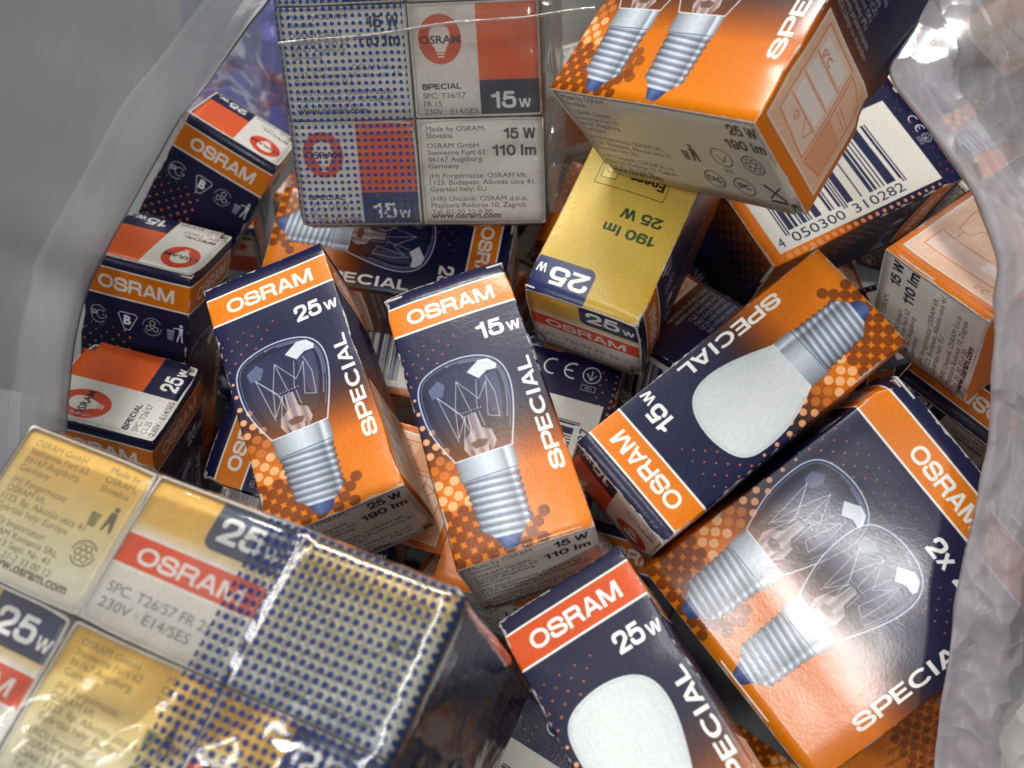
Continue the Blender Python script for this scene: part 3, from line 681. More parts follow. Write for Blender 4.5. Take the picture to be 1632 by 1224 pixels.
def film_mat(name, col, haze, rough=.12, crinkle=.6, scale=120, fold=30, gloss=.5, dots=None, trans=0.35, wave=None, ridged=False, facet=0, inkc=(.016, .030, .12)):
    """thin plastic film: see-through + milky scatter + gloss, crinkled by relief; dots = (pitch, radius, u threshold)"""
    m = bpy.data.materials.new(name); m.use_nodes = True
    N, L = m.node_tree.nodes, m.node_tree.links
    for n in list(N): N.remove(n)
    out = N.new('ShaderNodeOutputMaterial')
    tc = N.new('ShaderNodeTexCoord')
    mp = N.new('ShaderNodeMapping'); L.new(tc.outputs['Object'], mp.inputs['Vector'])
    n1 = N.new('ShaderNodeTexNoise'); n1.inputs['Scale'].default_value = scale; n1.inputs['Detail'].default_value = 4; n1.inputs['Distortion'].default_value = 1.2
    n2 = N.new('ShaderNodeTexNoise'); n2.inputs['Scale'].default_value = fold; n2.inputs['Detail'].default_value = 3; n2.inputs['Distortion'].default_value = .8
    if ridged:
        n1.noise_type = 'RIDGED_MULTIFRACTAL'; n1.inputs['Detail'].default_value = 2.5; n1.inputs['Distortion'].default_value = .5
    L.new(mp.outputs[0], n1.inputs['Vector']); L.new(mp.outputs[0], n2.inputs['Vector'])
    if wave: mp.inputs['Rotation'].default_value = wave[:3]; mp.inputs['Scale'].default_value = wave[3:]
    b1 = N.new('ShaderNodeBump'); b1.inputs['Strength'].default_value = crinkle; b1.inputs['Distance'].default_value = .0010; L.new(n1.outputs['Fac'], b1.inputs['Height'])
    b2 = N.new('ShaderNodeBump'); b2.inputs['Strength'].default_value = crinkle; b2.inputs['Distance'].default_value = .0035; L.new(n2.outputs['Fac'], b2.inputs['Height']); L.new(b1.outputs[0], b2.inputs['Normal'])
    if facet:      # crumpled facets with sharp creases between them
        wn = N.new('ShaderNodeTexNoise'); wn.inputs['Scale'].default_value = facet * .8; wn.inputs['Detail'].default_value = 3; L.new(mp.outputs[0], wn.inputs['Vector'])
        va = N.new('ShaderNodeVectorMath'); va.operation = 'MULTIPLY_ADD'; va.inputs[1].default_value = (.9 / facet,) * 3
        L.new(wn.outputs['Color'], va.inputs[0]); L.new(mp.outputs[0], va.inputs[2])
        prev = b2.outputs[0]
        for sc_, ds in ((facet, .0042), (facet * 2.7, .0014)):
            vo = N.new('ShaderNodeTexVoronoi'); vo.inputs['Scale'].default_value = sc_; L.new(va.outputs[0], vo.inputs['Vector'])
            b3 = N.new('ShaderNodeBump'); b3.inputs['Strength'].default_value = crinkle; b3.inputs['Distance'].default_value = ds
            L.new(vo.outputs['Distance'], b3.inputs['Height']); L.new(prev, b3.inputs['Normal']); prev = b3.outputs[0]
        class _O: pass
        b2 = _O(); b2.outputs = [prev]
    tr = N.new('ShaderNodeBsdfTransparent'); tr.inputs[0].default_value = (.97, .975, .98, 1)
    df = N.new('ShaderNodeBsdfDiffuse'); df.inputs[0].default_value = col + (1,); L.new(b2.outputs[0], df.inputs['Normal'])
    tl = N.new('ShaderNodeBsdfTranslucent'); tl.inputs[0].default_value = col + (1,)
    ms = N.new('ShaderNodeMixShader'); ms.inputs[0].default_value = trans; L.new(df.outputs[0], ms.inputs[1]); L.new(tl.outputs[0], ms.inputs[2])
    hz = N.new('ShaderNodeMapRange'); hz.inputs['From Min'].default_value = .3; hz.inputs['From Max'].default_value = .7; hz.inputs['To Min'].default_value = haze[0]; hz.inputs['To Max'].default_value = haze[1]
    L.new(n2.outputs['Fac'], hz.inputs['Value'])
    m1 = N.new('ShaderNodeMixShader'); L.new(hz.outputs[0], m1.inputs[0]); L.new(tr.outputs[0], m1.inputs[1]); L.new(ms.outputs[0], m1.inputs[2])
    last = m1
    if dots:
        p, r, side, thr = dots
        sx = N.new('ShaderNodeSeparateXYZ'); L.new(tc.outputs['Object'], sx.inputs[0])
        def M(op, a, b=None):
            n = N.new('ShaderNodeMath'); n.operation = op
            for i, v in enumerate((a, b)):
                if v is None: continue
                if isinstance(v, (int, float)): n.inputs[i].default_value = v
                else: L.new(v, n.inputs[i])
            return n.outputs[0]
        u = M('ADD' if side == 'right' else 'SUBTRACT', sx.outputs[0], M('MAXIMUM', sx.outputs[1], -.0285))
        def cell(v): return M('SUBTRACT', M('FRACT', M('DIVIDE', v, p)), .5)
        cu, cv = cell(u), cell(sx.outputs[2])
        d = M('SQRT', M('ADD', M('MULTIPLY', cu, cu), M('MULTIPLY', cv, cv)))
        dot = M('LESS_THAN', d, r / p)
        reg = M('GREATER_THAN' if side == 'right' else 'LESS_THAN', u, thr)
        msk = M('MULTIPLY', M('MULTIPLY', dot, reg), .92)
        ink = N.new('ShaderNodeBsdfDiffuse'); ink.inputs[0].default_value = inkc + (1,)
        m2 = N.new('ShaderNodeMixShader'); L.new(msk, m2.inputs[0]); L.new(m1.outputs[0], m2.inputs[1]); L.new(ink.outputs[0], m2.inputs[2]); last = m2
    gl = N.new('ShaderNodeBsdfGlossy'); gl.inputs['Roughness'].default_value = rough; gl.inputs[0].default_value = (1, 1, 1, 1); L.new(b2.outputs[0], gl.inputs['Normal'])
    fr = N.new('ShaderNodeFresnel'); fr.inputs[0].default_value = 1.5; L.new(b2.outputs[0], fr.inputs['Normal'])
    mu = N.new('ShaderNodeMath'); mu.operation = 'MULTIPLY'; mu.inputs[1].default_value = gloss; L.new(fr.outputs[0], mu.inputs[0]); mu.use_clamp = True
    m3 = N.new('ShaderNodeMixShader'); L.new(mu.outputs[0], m3.inputs[0]); L.new(last.outputs[0], m3.inputs[1]); L.new(gl.outputs[0], m3.inputs[2])
    L.new(m3.outputs[0], out.inputs['Surface'])
    return m

BOARD = plain_mat('raw_board', (.62, .60, .55), .8)
INNER = plain_mat('grey_board', (.30, .27, .23), .85)

# ------------------------------------------------------------------ object helpers
def link_mesh(name, verts, faces, mats, fmat=None, uv=None, parent=None, smooth=True):
    me = bpy.data.meshes.new(name)
    me.from_pydata([tuple(v) for v in verts], [], faces)
    for m in mats: me.materials.append(m)
    if fmat is not None: me.polygons.foreach_set('material_index', fmat)
    if uv is not None:
        ul = me.uv_layers.new(name='print'); ul.data.foreach_set('uv', np.array(uv, dtype=np.float32).ravel())
    me.polygons.foreach_set('use_smooth', [smooth] * len(faces))
    me.update()
    o = bpy.data.objects.new(name, me); COL.objects.link(o)
    if parent: o.parent = parent
    return o

def empty(name, M, label, cat, group=None):
    o = bpy.data.objects.new(name, None); COL.objects.link(o)
    o.empty_display_size = .01; o.matrix_world = M
    o['label'] = label; o['category'] = cat
    if group: o['group'] = group
    return o

# ------------------------------------------------------------------ a folded carton
def carton_body(dim, mats, parent, seed, warp=1.0, name='sleeve'):
    """four printed sides with rounded creases, board thickness at the rims; mats = front, right, back, left"""
    w, d, h = [x * .001 for x in dim]
    r = .00055; rs = random.Random(seed)
    NS, NZ = 9, 22
    per = []          # (x, y, side, u, normal)
    cs = [(-w / 2, -d / 2), (w / 2, -d / 2), (w / 2, d / 2), (-w / 2, d / 2)]
    for s in range(4):
        a = Vector(cs[s]); b = Vector(cs[(s + 1) % 4]); t = (b - a); ln = t.length; t /= ln; n = Vector((t.y, -t.x))
        pts = []
        c0 = a + t * r - n * r; c1 = b - t * r - n * r
        for k in (0, 1): ang = math.pi / 4 * (1 - k / 2); pts.append((c0 + (n * math.cos(ang) - t * math.sin(ang)) * r))
        for k in range(NS + 1): pts.append(a + t * (r + (ln - 2 * r) * k / NS))
        for k in (1, 2): ang = math.pi / 4 * (k / 2); pts.append((c1 + (n * math.cos(ang) + t * math.sin(ang)) * r))
        for p in pts: per.append((p, s, min(1, max(0, (p - a).dot(t) / ln)), n, t))
    M_ = len(per)
    ph = [rs.uniform(0, 6) for _ in range(8)]
    verts, faces, fm, uv = [], [], [], []
    dings = []
    for _ in range(int(5 * warp)):
        sx_, sy_ = rs.choice((-1, 1)), rs.choice((-1, 1))
        dings.append((sx_ * w / 2, sy_ * d / 2, rs.choice((-.5, .5, .5, rs.uniform(-.5, .5))) * h, rs.uniform(.01, .045)))
    def disp(p, s, u, n, z):
        v = z / h + .5
        e = math.sin(math.pi * u) * (.35 + .65 * math.sin(math.pi * v))
        bul = .00042 * warp * math.sin(ph[s]) * e * 1.5
        q = Vector((p.x * 1.0, p.y, z)) * 55 + Vector((seed * 3.1, 0, 0))
        dn = noise.noise(q) * .00034 * warp + noise.noise(q * 3.3) * .00007 * warp
        q0 = Vector((p.x, p.y, 0)) + Vector((n.x, n.y, 0)) * (bul + dn)
        for cx_, cy_, cz_, am in dings:       # knocked corners and creased edges
            dd = (Vector((p.x, p.y, z)) - Vector((cx_, cy_, cz_))).length / .006
            if dd < 1: q0 *= 1 - am * (1 - dd * dd) ** 2
        return q0
    zs = [-h / 2 + .0001] + [-h / 2 + h * k / NZ for k in range(1, NZ)] + [h / 2 - .0001]
    for z in zs:
        for (p, s, u, n, t) in per:
            q = disp(p, s, u, n, z); verts.append((q.x, q.y, z))
    for j in range(len(zs) - 1):
        v0, v1 = zs[j] / h + .5, zs[j + 1] / h + .5
        for i in range(M_):
            k = (i + 1) % M_
            if per[i][1] != per[k][1] and (per[i][0] - per[k][0]).length < 1e-7: continue
            s = per[i][1]
            faces.append((j * M_ + i, j * M_ + k, (j + 1) * M_ + k, (j + 1) * M_ + i)); fm.append(s)
            u0, u1 = per[i][2], per[k][2]
            uv += [(u0, v0), (u1, v0), (u1, v1), (u0, v1)]
    # rims: board edge and a few millimetres of inside
    th = .00045
    for top in (0, 1):
        base = (len(zs) - 1) * M_ if top else 0
        st = len(verts)
        for (p, s, u, n, t), i in zip(per, range(M_)):
            v = Vector(verts[base + i]); nn = Vector((n.x, n.y, 0))
            sh = 1 - th * 2 / min(w, d)
            verts.append((v.x * sh, v.y * sh, v.z + (.00012 if top else -.00012)))
        for (p, s, u, n, t), i in zip(per, range(M_)):
            v = Vector(verts[st + i]); verts.append((v.x, v.y, v.z - (.004 if top else -.004)))
        for i in range(M_):
            k = (i + 1) % M_
            a1 = (base + i, base + k, st + k, st + i); a2 = (st + i, st + k, st + M_ + k, st + M_ + i)
            if not top: a1 = a1[::-1]; a2 = a2[::-1]
            faces.append(a1); fm.append(4); faces.append(a2); fm.append(5); uv += [(0, 0)] * 8
    o = link_mesh(name, verts, faces, mats + [BOARD, INNER], fm, uv, parent)
    return o

def end_flap(dim, mat, parent, top, seed, hinge=0, gap=None, name='end_flap', notch=True):
    """tuck-in closing panel: rounded crease on the hinge side, two notches on the far corners; hinge 0 = front crease, 1 = back crease"""
    w, d, h = [x * .001 for x in dim]; rs = random.Random(seed * 7 + top)
    th = .0004; lift = rs.uniform(.0002, .0013) if gap is None else gap
    NX, NY = 10, 8
    sg = 1 if top else -1
    ins = .00025 if notch else .00005
    verts, faces, uv, fm = [], [], [], []
    ys = [-d / 2 + ins + (d - 2 * ins) * k / NY for k in range(NY + 1)]
    xs = [-w / 2 + ins + (w - 2 * ins) * k / NX for k in range(NX + 1)]
    xs = xs[:1] + [xs[0] + .0022] + xs[1:-1] + [xs[-1] - .0022] + xs[-1:]
    bul = rs.uniform(-.0002, .0005)
    for L in (0, 1):
        for y in ys:
            f = (y + d / 2) / d; f = 1 - f if hinge else f
            for x in xs:
                fx = (x + w / 2) / w
                z = sg * (h / 2 - .0003 + lift * f ** 1.4 + bul * math.sin(math.pi * f) * math.sin(math.pi * fx) + noise.noise(Vector((x * 90 + seed, y * 90, top))) * .00015)
                if f < .03: z -= sg * .00035
                verts.append((x, y, z - (sg * th if L else 0)))
    n = len(xs); K = n * len(ys)
    def skip(i, j):
        jj = (len(ys) - 2 - j) if hinge else j
        return notch and jj >= len(ys) - 2 and (i == 0 or i == n - 2)
    for j in range(len(ys) - 1):
        for i in range(n - 1):
            if skip(i, j): continue
            a = (j * n + i, j * n + i + 1, (j + 1) * n + i + 1, (j + 1) * n + i)
            u = lambda q: (xs[q % n] / w + .5, ys[q // n] / d + .5)
            b = tuple(K + q for q in a)[::-1]
            if not top: a = a[::-1]; b = b[::-1]
            faces.append(a); fm.append(0)
            for q in a:
                uu, vv = u(q)
                # seen from outside: top panel has the front at the bottom of its print, bottom panel has the front at the top
                uv.append((uu, vv) if top else (uu, 1 - vv))
            faces.append(b); fm.append(1); uv += [(0, 0)] * 4
    # edge faces
    from collections import Counter
    ec = {}
    for f in [f for f, m_ in zip(faces, fm) if m_ == 0]:
        for q in range(4):
            e = (f[q], f[(q + 1) % 4]); ec[tuple(sorted(e))] = ec.get(tuple(sorted(e)), []) + [e]
    for k, v in ec.items():
        if len(v) == 1:
            a, b = v[0]; faces.append((b, a, a + K, b + K)); fm.append(1); uv += [(0, 0)] * 4
    return link_mesh(name, verts, faces, [mat, BOARD], fm, uv, parent)

def dust_flap(dim, parent, top, side, mat):
    """small flap under the closing panel, seen through the notches"""
    w, d, h = [x * .001 for x in dim]; sg = 1 if top else -1; s = side
    z = sg * (h / 2 - .0011); t = .0004
    P = [(s * (w / 2 - .0005), -d / 2 + .0008), (s * (w / 2 - .0005), d / 2 - .0008), (s * (w / 2 - .009), d / 2 - .003), (s * (w / 2 - .009), -d / 2 + .002)]
    if s * sg > 0: pass
    v = [(x, y, z) for x, y in P] + [(x, y, z - sg * t) for x, y in P]
    f = [(0, 1, 2, 3), (7, 6, 5, 4)] + [(i, i + 4, (i + 1) % 4 + 4, (i + 1) % 4) for i in range(4)]
    return link_mesh('dust_flap', v, f, [mat], smooth=False, parent=parent)

def carton(key, label, prints, dim, M, seed=0, warp=1.0, name='bulb_carton', group='lamp cartons heaped in the bag', hinges=(0, 0), gaps=(None, None), flaps=True):
    """prints = (front, right, back, left, top, bottom) materials"""
    root = empty(name, M, label, 'carton', group)
    carton_body(dim, list(prints[:4]), root, seed, warp)
    end_flap(dim, prints[4], root, 1, seed, hinges[0], gaps[0]); end_flap(dim, prints[5], root, 0, seed + 3, hinges[1], gaps[1])
    if flaps:
        for top in (0, 1):
            for s in (-1, 1): dust_flap(dim, root, top, s, BOARD)
    return root

def pose(key):
    t, R, d = POSES[key]
    M = Matrix([[R[0][0], R[0][1], R[0][2], t[0] * .001], [R[1][0], R[1][1], R[1][2], t[1] * .001], [R[2][0], R[2][1], R[2][2], t[2] * .001 + CAM_H], [0, 0, 0, 1]])
    return M, d

# ------------------------------------------------------------------ the surface under everything
def table():
    v = []; f = []; n = 24
    for j in range(n + 1):
        for i in range(n + 1): v.append((-2.0 + 4 * i / n, -1.5 + 4 * j / n, 0))
    for j in range(n):
        for i in range(n): f.append((j * (n + 1) + i, j * (n + 1) + i + 1, (j + 1) * (n + 1) + i + 1, (j + 1) * (n + 1) + i))
    o = link_mesh('table_surface', v, f, [plain_mat('grey_laminate', (.095, .10, .11), .5, 60, .10)])
    o['kind'] = 'structure'
table()
def paper():
    """pale sheet lying on the surface beside the bag"""
    v = []; n = 12
    for k in range(2):
        for j in range(n + 1):
            for i in range(n + 1):
                u, w_ = i / n, j / n
                x = -.42 + .275 * u - .02 * w_; y = .12 + .135 * w_ - .05 * u
                v.append((x, y, .0012 + .0006 * noise.noise(Vector((x * 30, y * 30, 0))) - k * .0003))
    m_ = n + 1; K = m_ * m_
    f = [(j * m_ + i, j * m_ + i + 1, (j + 1) * m_ + i + 1, (j + 1) * m_ + i) for j in range(n) for i in range(n)]
    f += [tuple(K + q for q in g[::-1]) for g in f]
    o = link_mesh('paper_sheet', v, f, [plain_mat('grey_paper', (.42, .415, .44), .7, 200, .05)])
    o['label'] = 'pale sheet lying flat to the left of the bag, blurred by its film'; o['category'] = 'sheet of paper'
paper()

# ------------------------------------------------------------------ prints
P = {}
def pm(k, img, **kw): P[k] = print_mat(img, **kw)
pm('f25', front_single('25', False)); pm('f15', front_single('15', False), coat=.4)
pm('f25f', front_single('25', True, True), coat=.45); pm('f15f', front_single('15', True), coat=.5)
pm('fd', front_double('25'), coat=.75, emboss=.075); pm('r25', right_single('25')); pm('r15', right_single('15'))
pm('l', left_single()); pm('b', back_single()); pm('bd', back_double())
for w_, lm in (('25', '190'), ('15', '110')):
    for k in range(4):
        P['t%s_%d' % (w_, k)] = None
    P['lm' + w_] = lm
def T(w, rot=0, kind='CL'):
    k = 't%s%s_%d' % (w, kind, rot)
    if P.get(k) is None: P[k] = print_mat(top_logo(w, kind, rot, 'print_top_%s' % w))
    return P[k]
def Bm(w, rot=0):
    k = 'bt%s_%d' % (w, rot)
    if P.get(k) is None: P[k] = print_mat(bottom_text(w, P['lm' + w], rot, name='print_bottom_%s' % w))
    return P[k]
pm('bt2', bottom_text('25', '190', bgc=(206, 200, 184), name='print_bottom_double', wide=54))
def blank_top():
    c = Canvas(54, 27, CREAM); c.rect(0, 0, 54, 27, NAVY); c.rect(4, 6, 30, 27, ORED); c.text('2x25', 32, 20, 6, WHITE, bold=.03); return c.image('print_top_double')
pm('t2', blank_top())
pm('te', tag_end(), rough=.42); pm('xp', text_end(True), rough=.42); pm('de', dark_end()); pm('dk', dark_plain()); pm('xe', text_end(), rough=.42); pm('yf', yellow_face(), rough=.34)
def std(front='f25', w='25', tr=0, br=0, kind='CL'): return [P[front], P['r' + w], P['b'], P['l'], T(w, tr, kind), Bm(w, br)]

# ------------------------------------------------------------------ cartons lying on the heap
LAB = {}
def put(key, label, prints, **kw):
    M, d = pose(key)
    if key == 'O': M = M @ Matrix.Translation((0, 0, .0045))
    if key == 'V': M = M @ Matrix.Rotation(math.pi, 4, 'Y')
    return carton(key, label, prints, d, M, seed=sum(map(ord, key)) % 17 + 1, **kw)

put('A', 'clear-lamp 25 W carton lying in the middle, scuffed along its crease', std('f25', '25'))
put('B', 'clear-lamp 15 W carton lying in the middle of the heap', std('f15', '15'), gaps=(None, .0008))
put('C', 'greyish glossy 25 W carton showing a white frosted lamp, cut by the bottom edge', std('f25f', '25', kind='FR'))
put('D', 'frosted-lamp 15 W carton lying diagonally with its lettering upside down', std('f15f', '15', 0, kind='FR'))
put('E', 'wide carton showing two whole clear lamps under a white glare', [P['fd'], P['r25'], P['bd'], P['l'], P['t2'], P['de']], warp=1.3)
put('F', 'wide orange carton on top of the heap, cream 190 lm end facing down', [P['fd'], P['r25'], P['bd'], P['l'], P['t2'], P['bt2']])
P['te180'] = print_mat(tag_end(2), rough=.42)
G_side = [P['yf'], P['r25'], P['l'], P['l'], P['te180'], P['xe']]
put('G', 'yellow 25 W carton with upside-down energy label, on its own below the wide orange one', G_side)
put('H', 'dark wide carton with a large white barcode label, half under the wide orange one', [P['bd'], P['l'], P['fd'], P['r25'], P['t2'], P['dk']])
put('I', '15 W 110 lm carton with a pale orange appliance drawing, against the crinkled film', [P['r15'], P['b'], P['l'], P['f15'], T('15'), Bm('15', 1)], warp=1.5)
put('J', 'navy carton with upside-down orange band, beneath the appliance-drawing carton', std('f15', '15'))
def lf(front, w, tr): return [P['l'], P[front], P['r' + w], P['b'], T(w, tr), Bm(w)]
put('K', 'farthest of three standing cartons with white lids, close to the dotted white pack', lf('f25', '25', 2))
put('L', 'middle one of three standing cartons, 15 W upside down on its lid', lf('f15', '15', 2))
put('M', 'nearest of three standing cartons, its 25 W lid next to the yellow pack', lf('f25', '25', 1))
put('N', 'carton lying crosswise under the clear-lamp 25 W one, orange band on end', [P['r25'], P['b'], P['l'], P['f25'], T('25'), Bm('25')])
put('O', 'dark 25 W clear-lamp carton on its side, shaded by the dotted white pack', [P['f25'], P['r25'], P['b'], P['l'], T('25'), Bm('25')])
put('P', 'shaded barcode carton glimpsed between the clear 25 W and clear 15 W cartons', [P['b'], P['l'], P['f25'], P['r25'], T('25'), Bm('25')])
put('Q', 'navy carton with CE mark and barcode, behind the clear-lamp 15 W one', [P['b'], P['l'], P['f25'], P['r25'], T('25'), Bm('25')])
put('R', 'dark icon-side carton in the shadow beside the yellow energy-label carton', [P['l'], P['f25'], P['r25'], P['b'], T('25'), Bm('25')])
put('X', 'shaded carton in the gap between the clear 15 W and the wide glaring carton', [P['r25'], P['b'], P['l'], P['f25'], T('25'), Bm('25')])
put('V', 'carton sticking out below the lower corner of the wide two-lamp carton', [P['l'], P['b'], P['l'], P['f15'], T('15'), Bm('15')])
put('Y', 'carton wedged between the yellow film pack and the frosted 25 W one', [P['b'], P['l'], P['f25'], P['r25'], T('25'), Bm('25')])

variants = [std('f25', '25'), [P['l'], P['f15'], P['r15'], P['b'], T('15'), Bm('15')], [P['r25'], P['b'], P['l'], P['f25'], T('25'), Bm('25')], [P['b'], P['l'], P['f25'], P['r25'], T('25'), Bm('25')]]
protos = {}
for i, (t, R) in enumerate(DEEP):
    M = Matrix([[R[0][0], R[0][1], R[0][2], t[0] * .001], [R[1][0], R[1][1], R[1][2], t[1] * .001], [R[2][0], R[2][1], R[2][2], t[2] * .001 + CAM_H], [0, 0, 0, 1]])
    lab = 'lamp carton deep in the heap, mostly hidden by the cartons above it'
    k = i % 4
    if k not in protos:
        protos[k] = carton('deep', lab, variants[k], (27, 27, 63), M, seed=30 + i, group='cartons deep in the heap')
    else:
        src = protos[k]; r = src.copy(); COL.objects.link(r); r.matrix_world = M
        for ch in list(src.children):
            c = ch.copy(); COL.objects.link(c); c.parent = r

# ------------------------------------------------------------------ shrink-wrapped packs
def wrap_mesh(name, size, mat, parent, seed, off=.0006, amp=(.0004, .0010), r=.003, step=.0011, tension=None, ridges=0, bridge=0):
    hx, hy, hz = [s / 2 + off for s in size]
    bm = bmesh.new()
    for ax, sg in ((1, -1), (1, 1), (0, -1), (0, 1), (2, -1), (2, 1)):
        H = [hx, hy, hz]; a, b = [i for i in range(3) if i != ax]
        st = step if (ax == 1 and sg < 0) or (ax == 0) else step * 2.4
        na, nb = max(6, int(2 * H[a] / st)), max(6, int(2 * H[b] / st))
        g = []
        for j in range(nb + 1):
            row = []
            for i in range(na + 1):
                p = [0, 0, 0]; p[ax] = sg * H[ax]; p[a] = -H[a] + 2 * H[a] * i / na; p[b] = -H[b] + 2 * H[b] * j / nb
                p = Vector(p); q = Vector([max(-h_ + r, min(h_ - r, c)) for c, h_ in zip(p, (hx, hy, hz))])
                d = p - q
                n = d.normalized()
                pt = q + n * r
                s1 = noise.noise(pt * 70 + Vector((seed, 0, 0))); s2 = noise.noise(Vector((pt.x * 60, pt.y * 60, pt.z * 260)) + Vector((seed, 5, 0))); 
                w = 1.0 if tension is None else tension(pt)
                s3 = 0
                if ridges:
                    c_, s_ = math.cos(.9), math.sin(.9)
                    u_ = (pt.x * c_ + pt.z * s_); v_ = (-pt.x * s_ + pt.z * c_)
                    s3 = max(0, .22 - abs(noise.noise(Vector((u_ * 26, v_ * 110, seed))))) ** 1.5 * ridges * max(0, w - .6)
                if bridge and n.y < -.5: s3 += .0008 * math.exp(-((pt.x - bridge + .0012 * noise.noise(pt * 90)) / .0011) ** 2) * (1 if pt.z > 0 else .3)
                pt = pt + n * (abs(s1) * amp[1] * w + s2 * amp[0] * w + s3)
                row.append(bm.verts.new(pt))
            g.append(row)
        for j in range(nb):
            for i in range(na):
                q = (g[j][i], g[j][i + 1], g[j + 1][i + 1], g[j + 1][i])
                flip = (sg > 0) ^ (ax != 1)
                bm.faces.new(q if not flip else q[::-1])
    bmesh.ops.remove_doubles(bm, verts=bm.verts, dist=.00008)
    bmesh.ops.recalc_face_normals(bm, faces=bm.faces)
    me = bpy.data.meshes.new(name); bm.to_mesh(me); bm.free()
    me.materials.append(mat); me.polygons.foreach_set('use_smooth', [True] * len(me.polygons))
    o = bpy.data.objects.new(name, me); COL.objects.link(o); o.parent = parent
    return o

def pack(key, label, nc, nr, kinds, sides, film, seed, tension=None, amp=(.0004, .0010), ridges=0):
    M, size = pose(key)
    root = empty('shrink_wrapped_pack', M, label, 'carton pack', 'film-wrapped packs of lamp cartons')
    cw, ch, L = size[0] / nc, size[2] / nr, size[1]
    rs = random.Random(seed)
    for r_ in range(nr):
        for c_ in range(nc):
            dim = (cw - .35, ch - .35, L - .6)
            b = carton_body(dim, sides, root, seed + r_ * nc + c_, .5, name='carton')
            x = (-size[0] / 2 + cw * (c_ + .5)) * .001; z = (size[2] / 2 - ch * (r_ + .5)) * .001
            lean = rs.uniform(-.008, .008)
            R = Matrix(((1, 0, 0), (0, 0, -1), (0, 1, 0))).to_4x4()
            b.matrix_local = Matrix.Translation((x + rs.uniform(-.00018, .00018), rs.uniform(0, .0006), z)) @ Matrix.Rotation(lean, 4, 'Y') @ R
            end_flap(dim, kinds[r_][c_], b, 1, seed + r_ * nc + c_, rs.randint(0, 1), .0002, notch=False)
            end_flap(dim, kinds[(r_ + 1) % nr][c_], b, 0, seed + r_ * nc + c_, 0, .0002, notch=False)
    wrap_mesh('film', [s * .001 for s in size], film, root, seed, tension=tension, amp=amp, ridges=ridges, bridge=.01415 if nc == 3 else -.0006)
    return root

te, xe = P['te'], P['xe']
film_s = film_mat('pack_film_yellow', (.75, .74, .70), (.04, .12), rough=.10, crinkle=.16, scale=90, fold=40, gloss=1.2, dots=(.00163, .00055, 'right', -.0205))
pack('S', 'film-wrapped pack of yellow 25 W cartons, dark dots on its film', 3, 2, [[xe, te, P['xp']], [te, xe, te]], [P['f25'], P['l'], P['r25'], P['b']], film_s, 3,
     tension=lambda p: .12 + 2.4 * max(0, min(1, (.004 - p.z + p.x * .15) / .02)), amp=(.0002, .0009), ridges=.016)
T15, X15 = T('15', 0, 'FR'), Bm('15')
film_t = film_mat('pack_film_white', (.60, .60, .54), (.08, .24), rough=.14, crinkle=.22, scale=150, fold=50, gloss=.9, dots=(.00160, .00045, 'left', .0280), inkc=(.02, .055, .24))
pack('T', 'film-wrapped pack of white-ended 15 W cartons with blue dots on its film', 2, 3, [[T15, X15], [X15, T15], [T15, X15]], [P['l'], P['r15'], P['b'], P['f15']], film_t, 11, amp=(.0003, .0007))

def strip(name, P_, wdt, mat, parent, n=60, seed=0, amp=.0004):
    """narrow raised weld or loose edge of the wrap, in the pack's own space"""
    v, f = [], []
    for i in range(n + 1):
        t = i / n * (len(P_) - 1); k = min(int(t), len(P_) - 2); q = Vector(P_[k]).lerp(Vector(P_[k + 1]), t - k)
        dz = noise.noise(Vector((q.x * 60, seed, 0))) * amp
        for j, (a, b) in enumerate(((-.5, 0), (-.2, -.00035), (.2, -.00035), (.5, 0))): v.append((q.x, q.y + b, q.z + a * wdt + dz))
        if i: b0 = (i - 1) * 4; f += [(b0 + j, b0 + j + 1, b0 + j + 5, b0 + j + 4) for j in range(3)]
    return link_mesh(name, v, f, [mat], parent=parent)
seam_m = film_mat('weld_film', (.62, .61, .54), (.1, .55), rough=.35, crinkle=.5, scale=300, fold=90, gloss=.5)
tail_m = film_mat('loose_wrap', (.30, .31, .27), (.25, .5), rough=.16, crinkle=.4, scale=90, fold=40, gloss=1.2, ridged=True, facet=70)
tp = [o for o in COL.objects if o.name.startswith('shrink_wrapped_pack')][-1]
strip('film_seam', [(-.029, -.0330, .0050), (-.01, -.0333, .0062), (.012, -.0333, .0082), (.029, -.0330, .0092), (.041, -.029, .0098)], .0007, seam_m, tp)
v, f = [], []
for i in range(41):
    for j in range(61):
        x = .0288 + .0155 * i / 40; z = .040 - .075 * j / 60
        wv = noise.noise(Vector((x * 90, z * 35, 3))) * .0022 + noise.noise(Vector((x * 240, z * 90, 7))) * .0006
        v.append((x - max(0, -z - .01) * .25 * i / 40, -.0305 + .010 * (i / 40) ** 2 + wv * min(1, i / 5), z))
f = [(i * 61 + j, i * 61 + j + 1, (i + 1) * 61 + j + 1, (i + 1) * 61 + j) for i in range(40) for j in range(60)]
link_mesh('loose_film_edge', v, f, [tail_m], parent=tp)

# ------------------------------------------------------------------ plastic film sheets of the carrier bag
def catmull(P_, n):
    P_ = [np.array(p, dtype=float) for p in P_]
    P_ = [2 * P_[0] - P_[1]] + P_ + [2 * P_[-1] - P_[-2]]
    out = []
    segs = len(P_) - 3
    for k in range(n + 1):
        t = k / n * segs; i = min(int(t), segs - 1); f = t - i
        p0, p1, p2, p3 = P_[i:i + 4]
        out.append(.5 * ((2 * p1) + (-p0 + p2) * f + (2 * p0 - 5 * p1 + 4 * p2 - p3) * f * f + (-p0 + 3 * p1 - 3 * p2 + p3) * f ** 3))
    return out

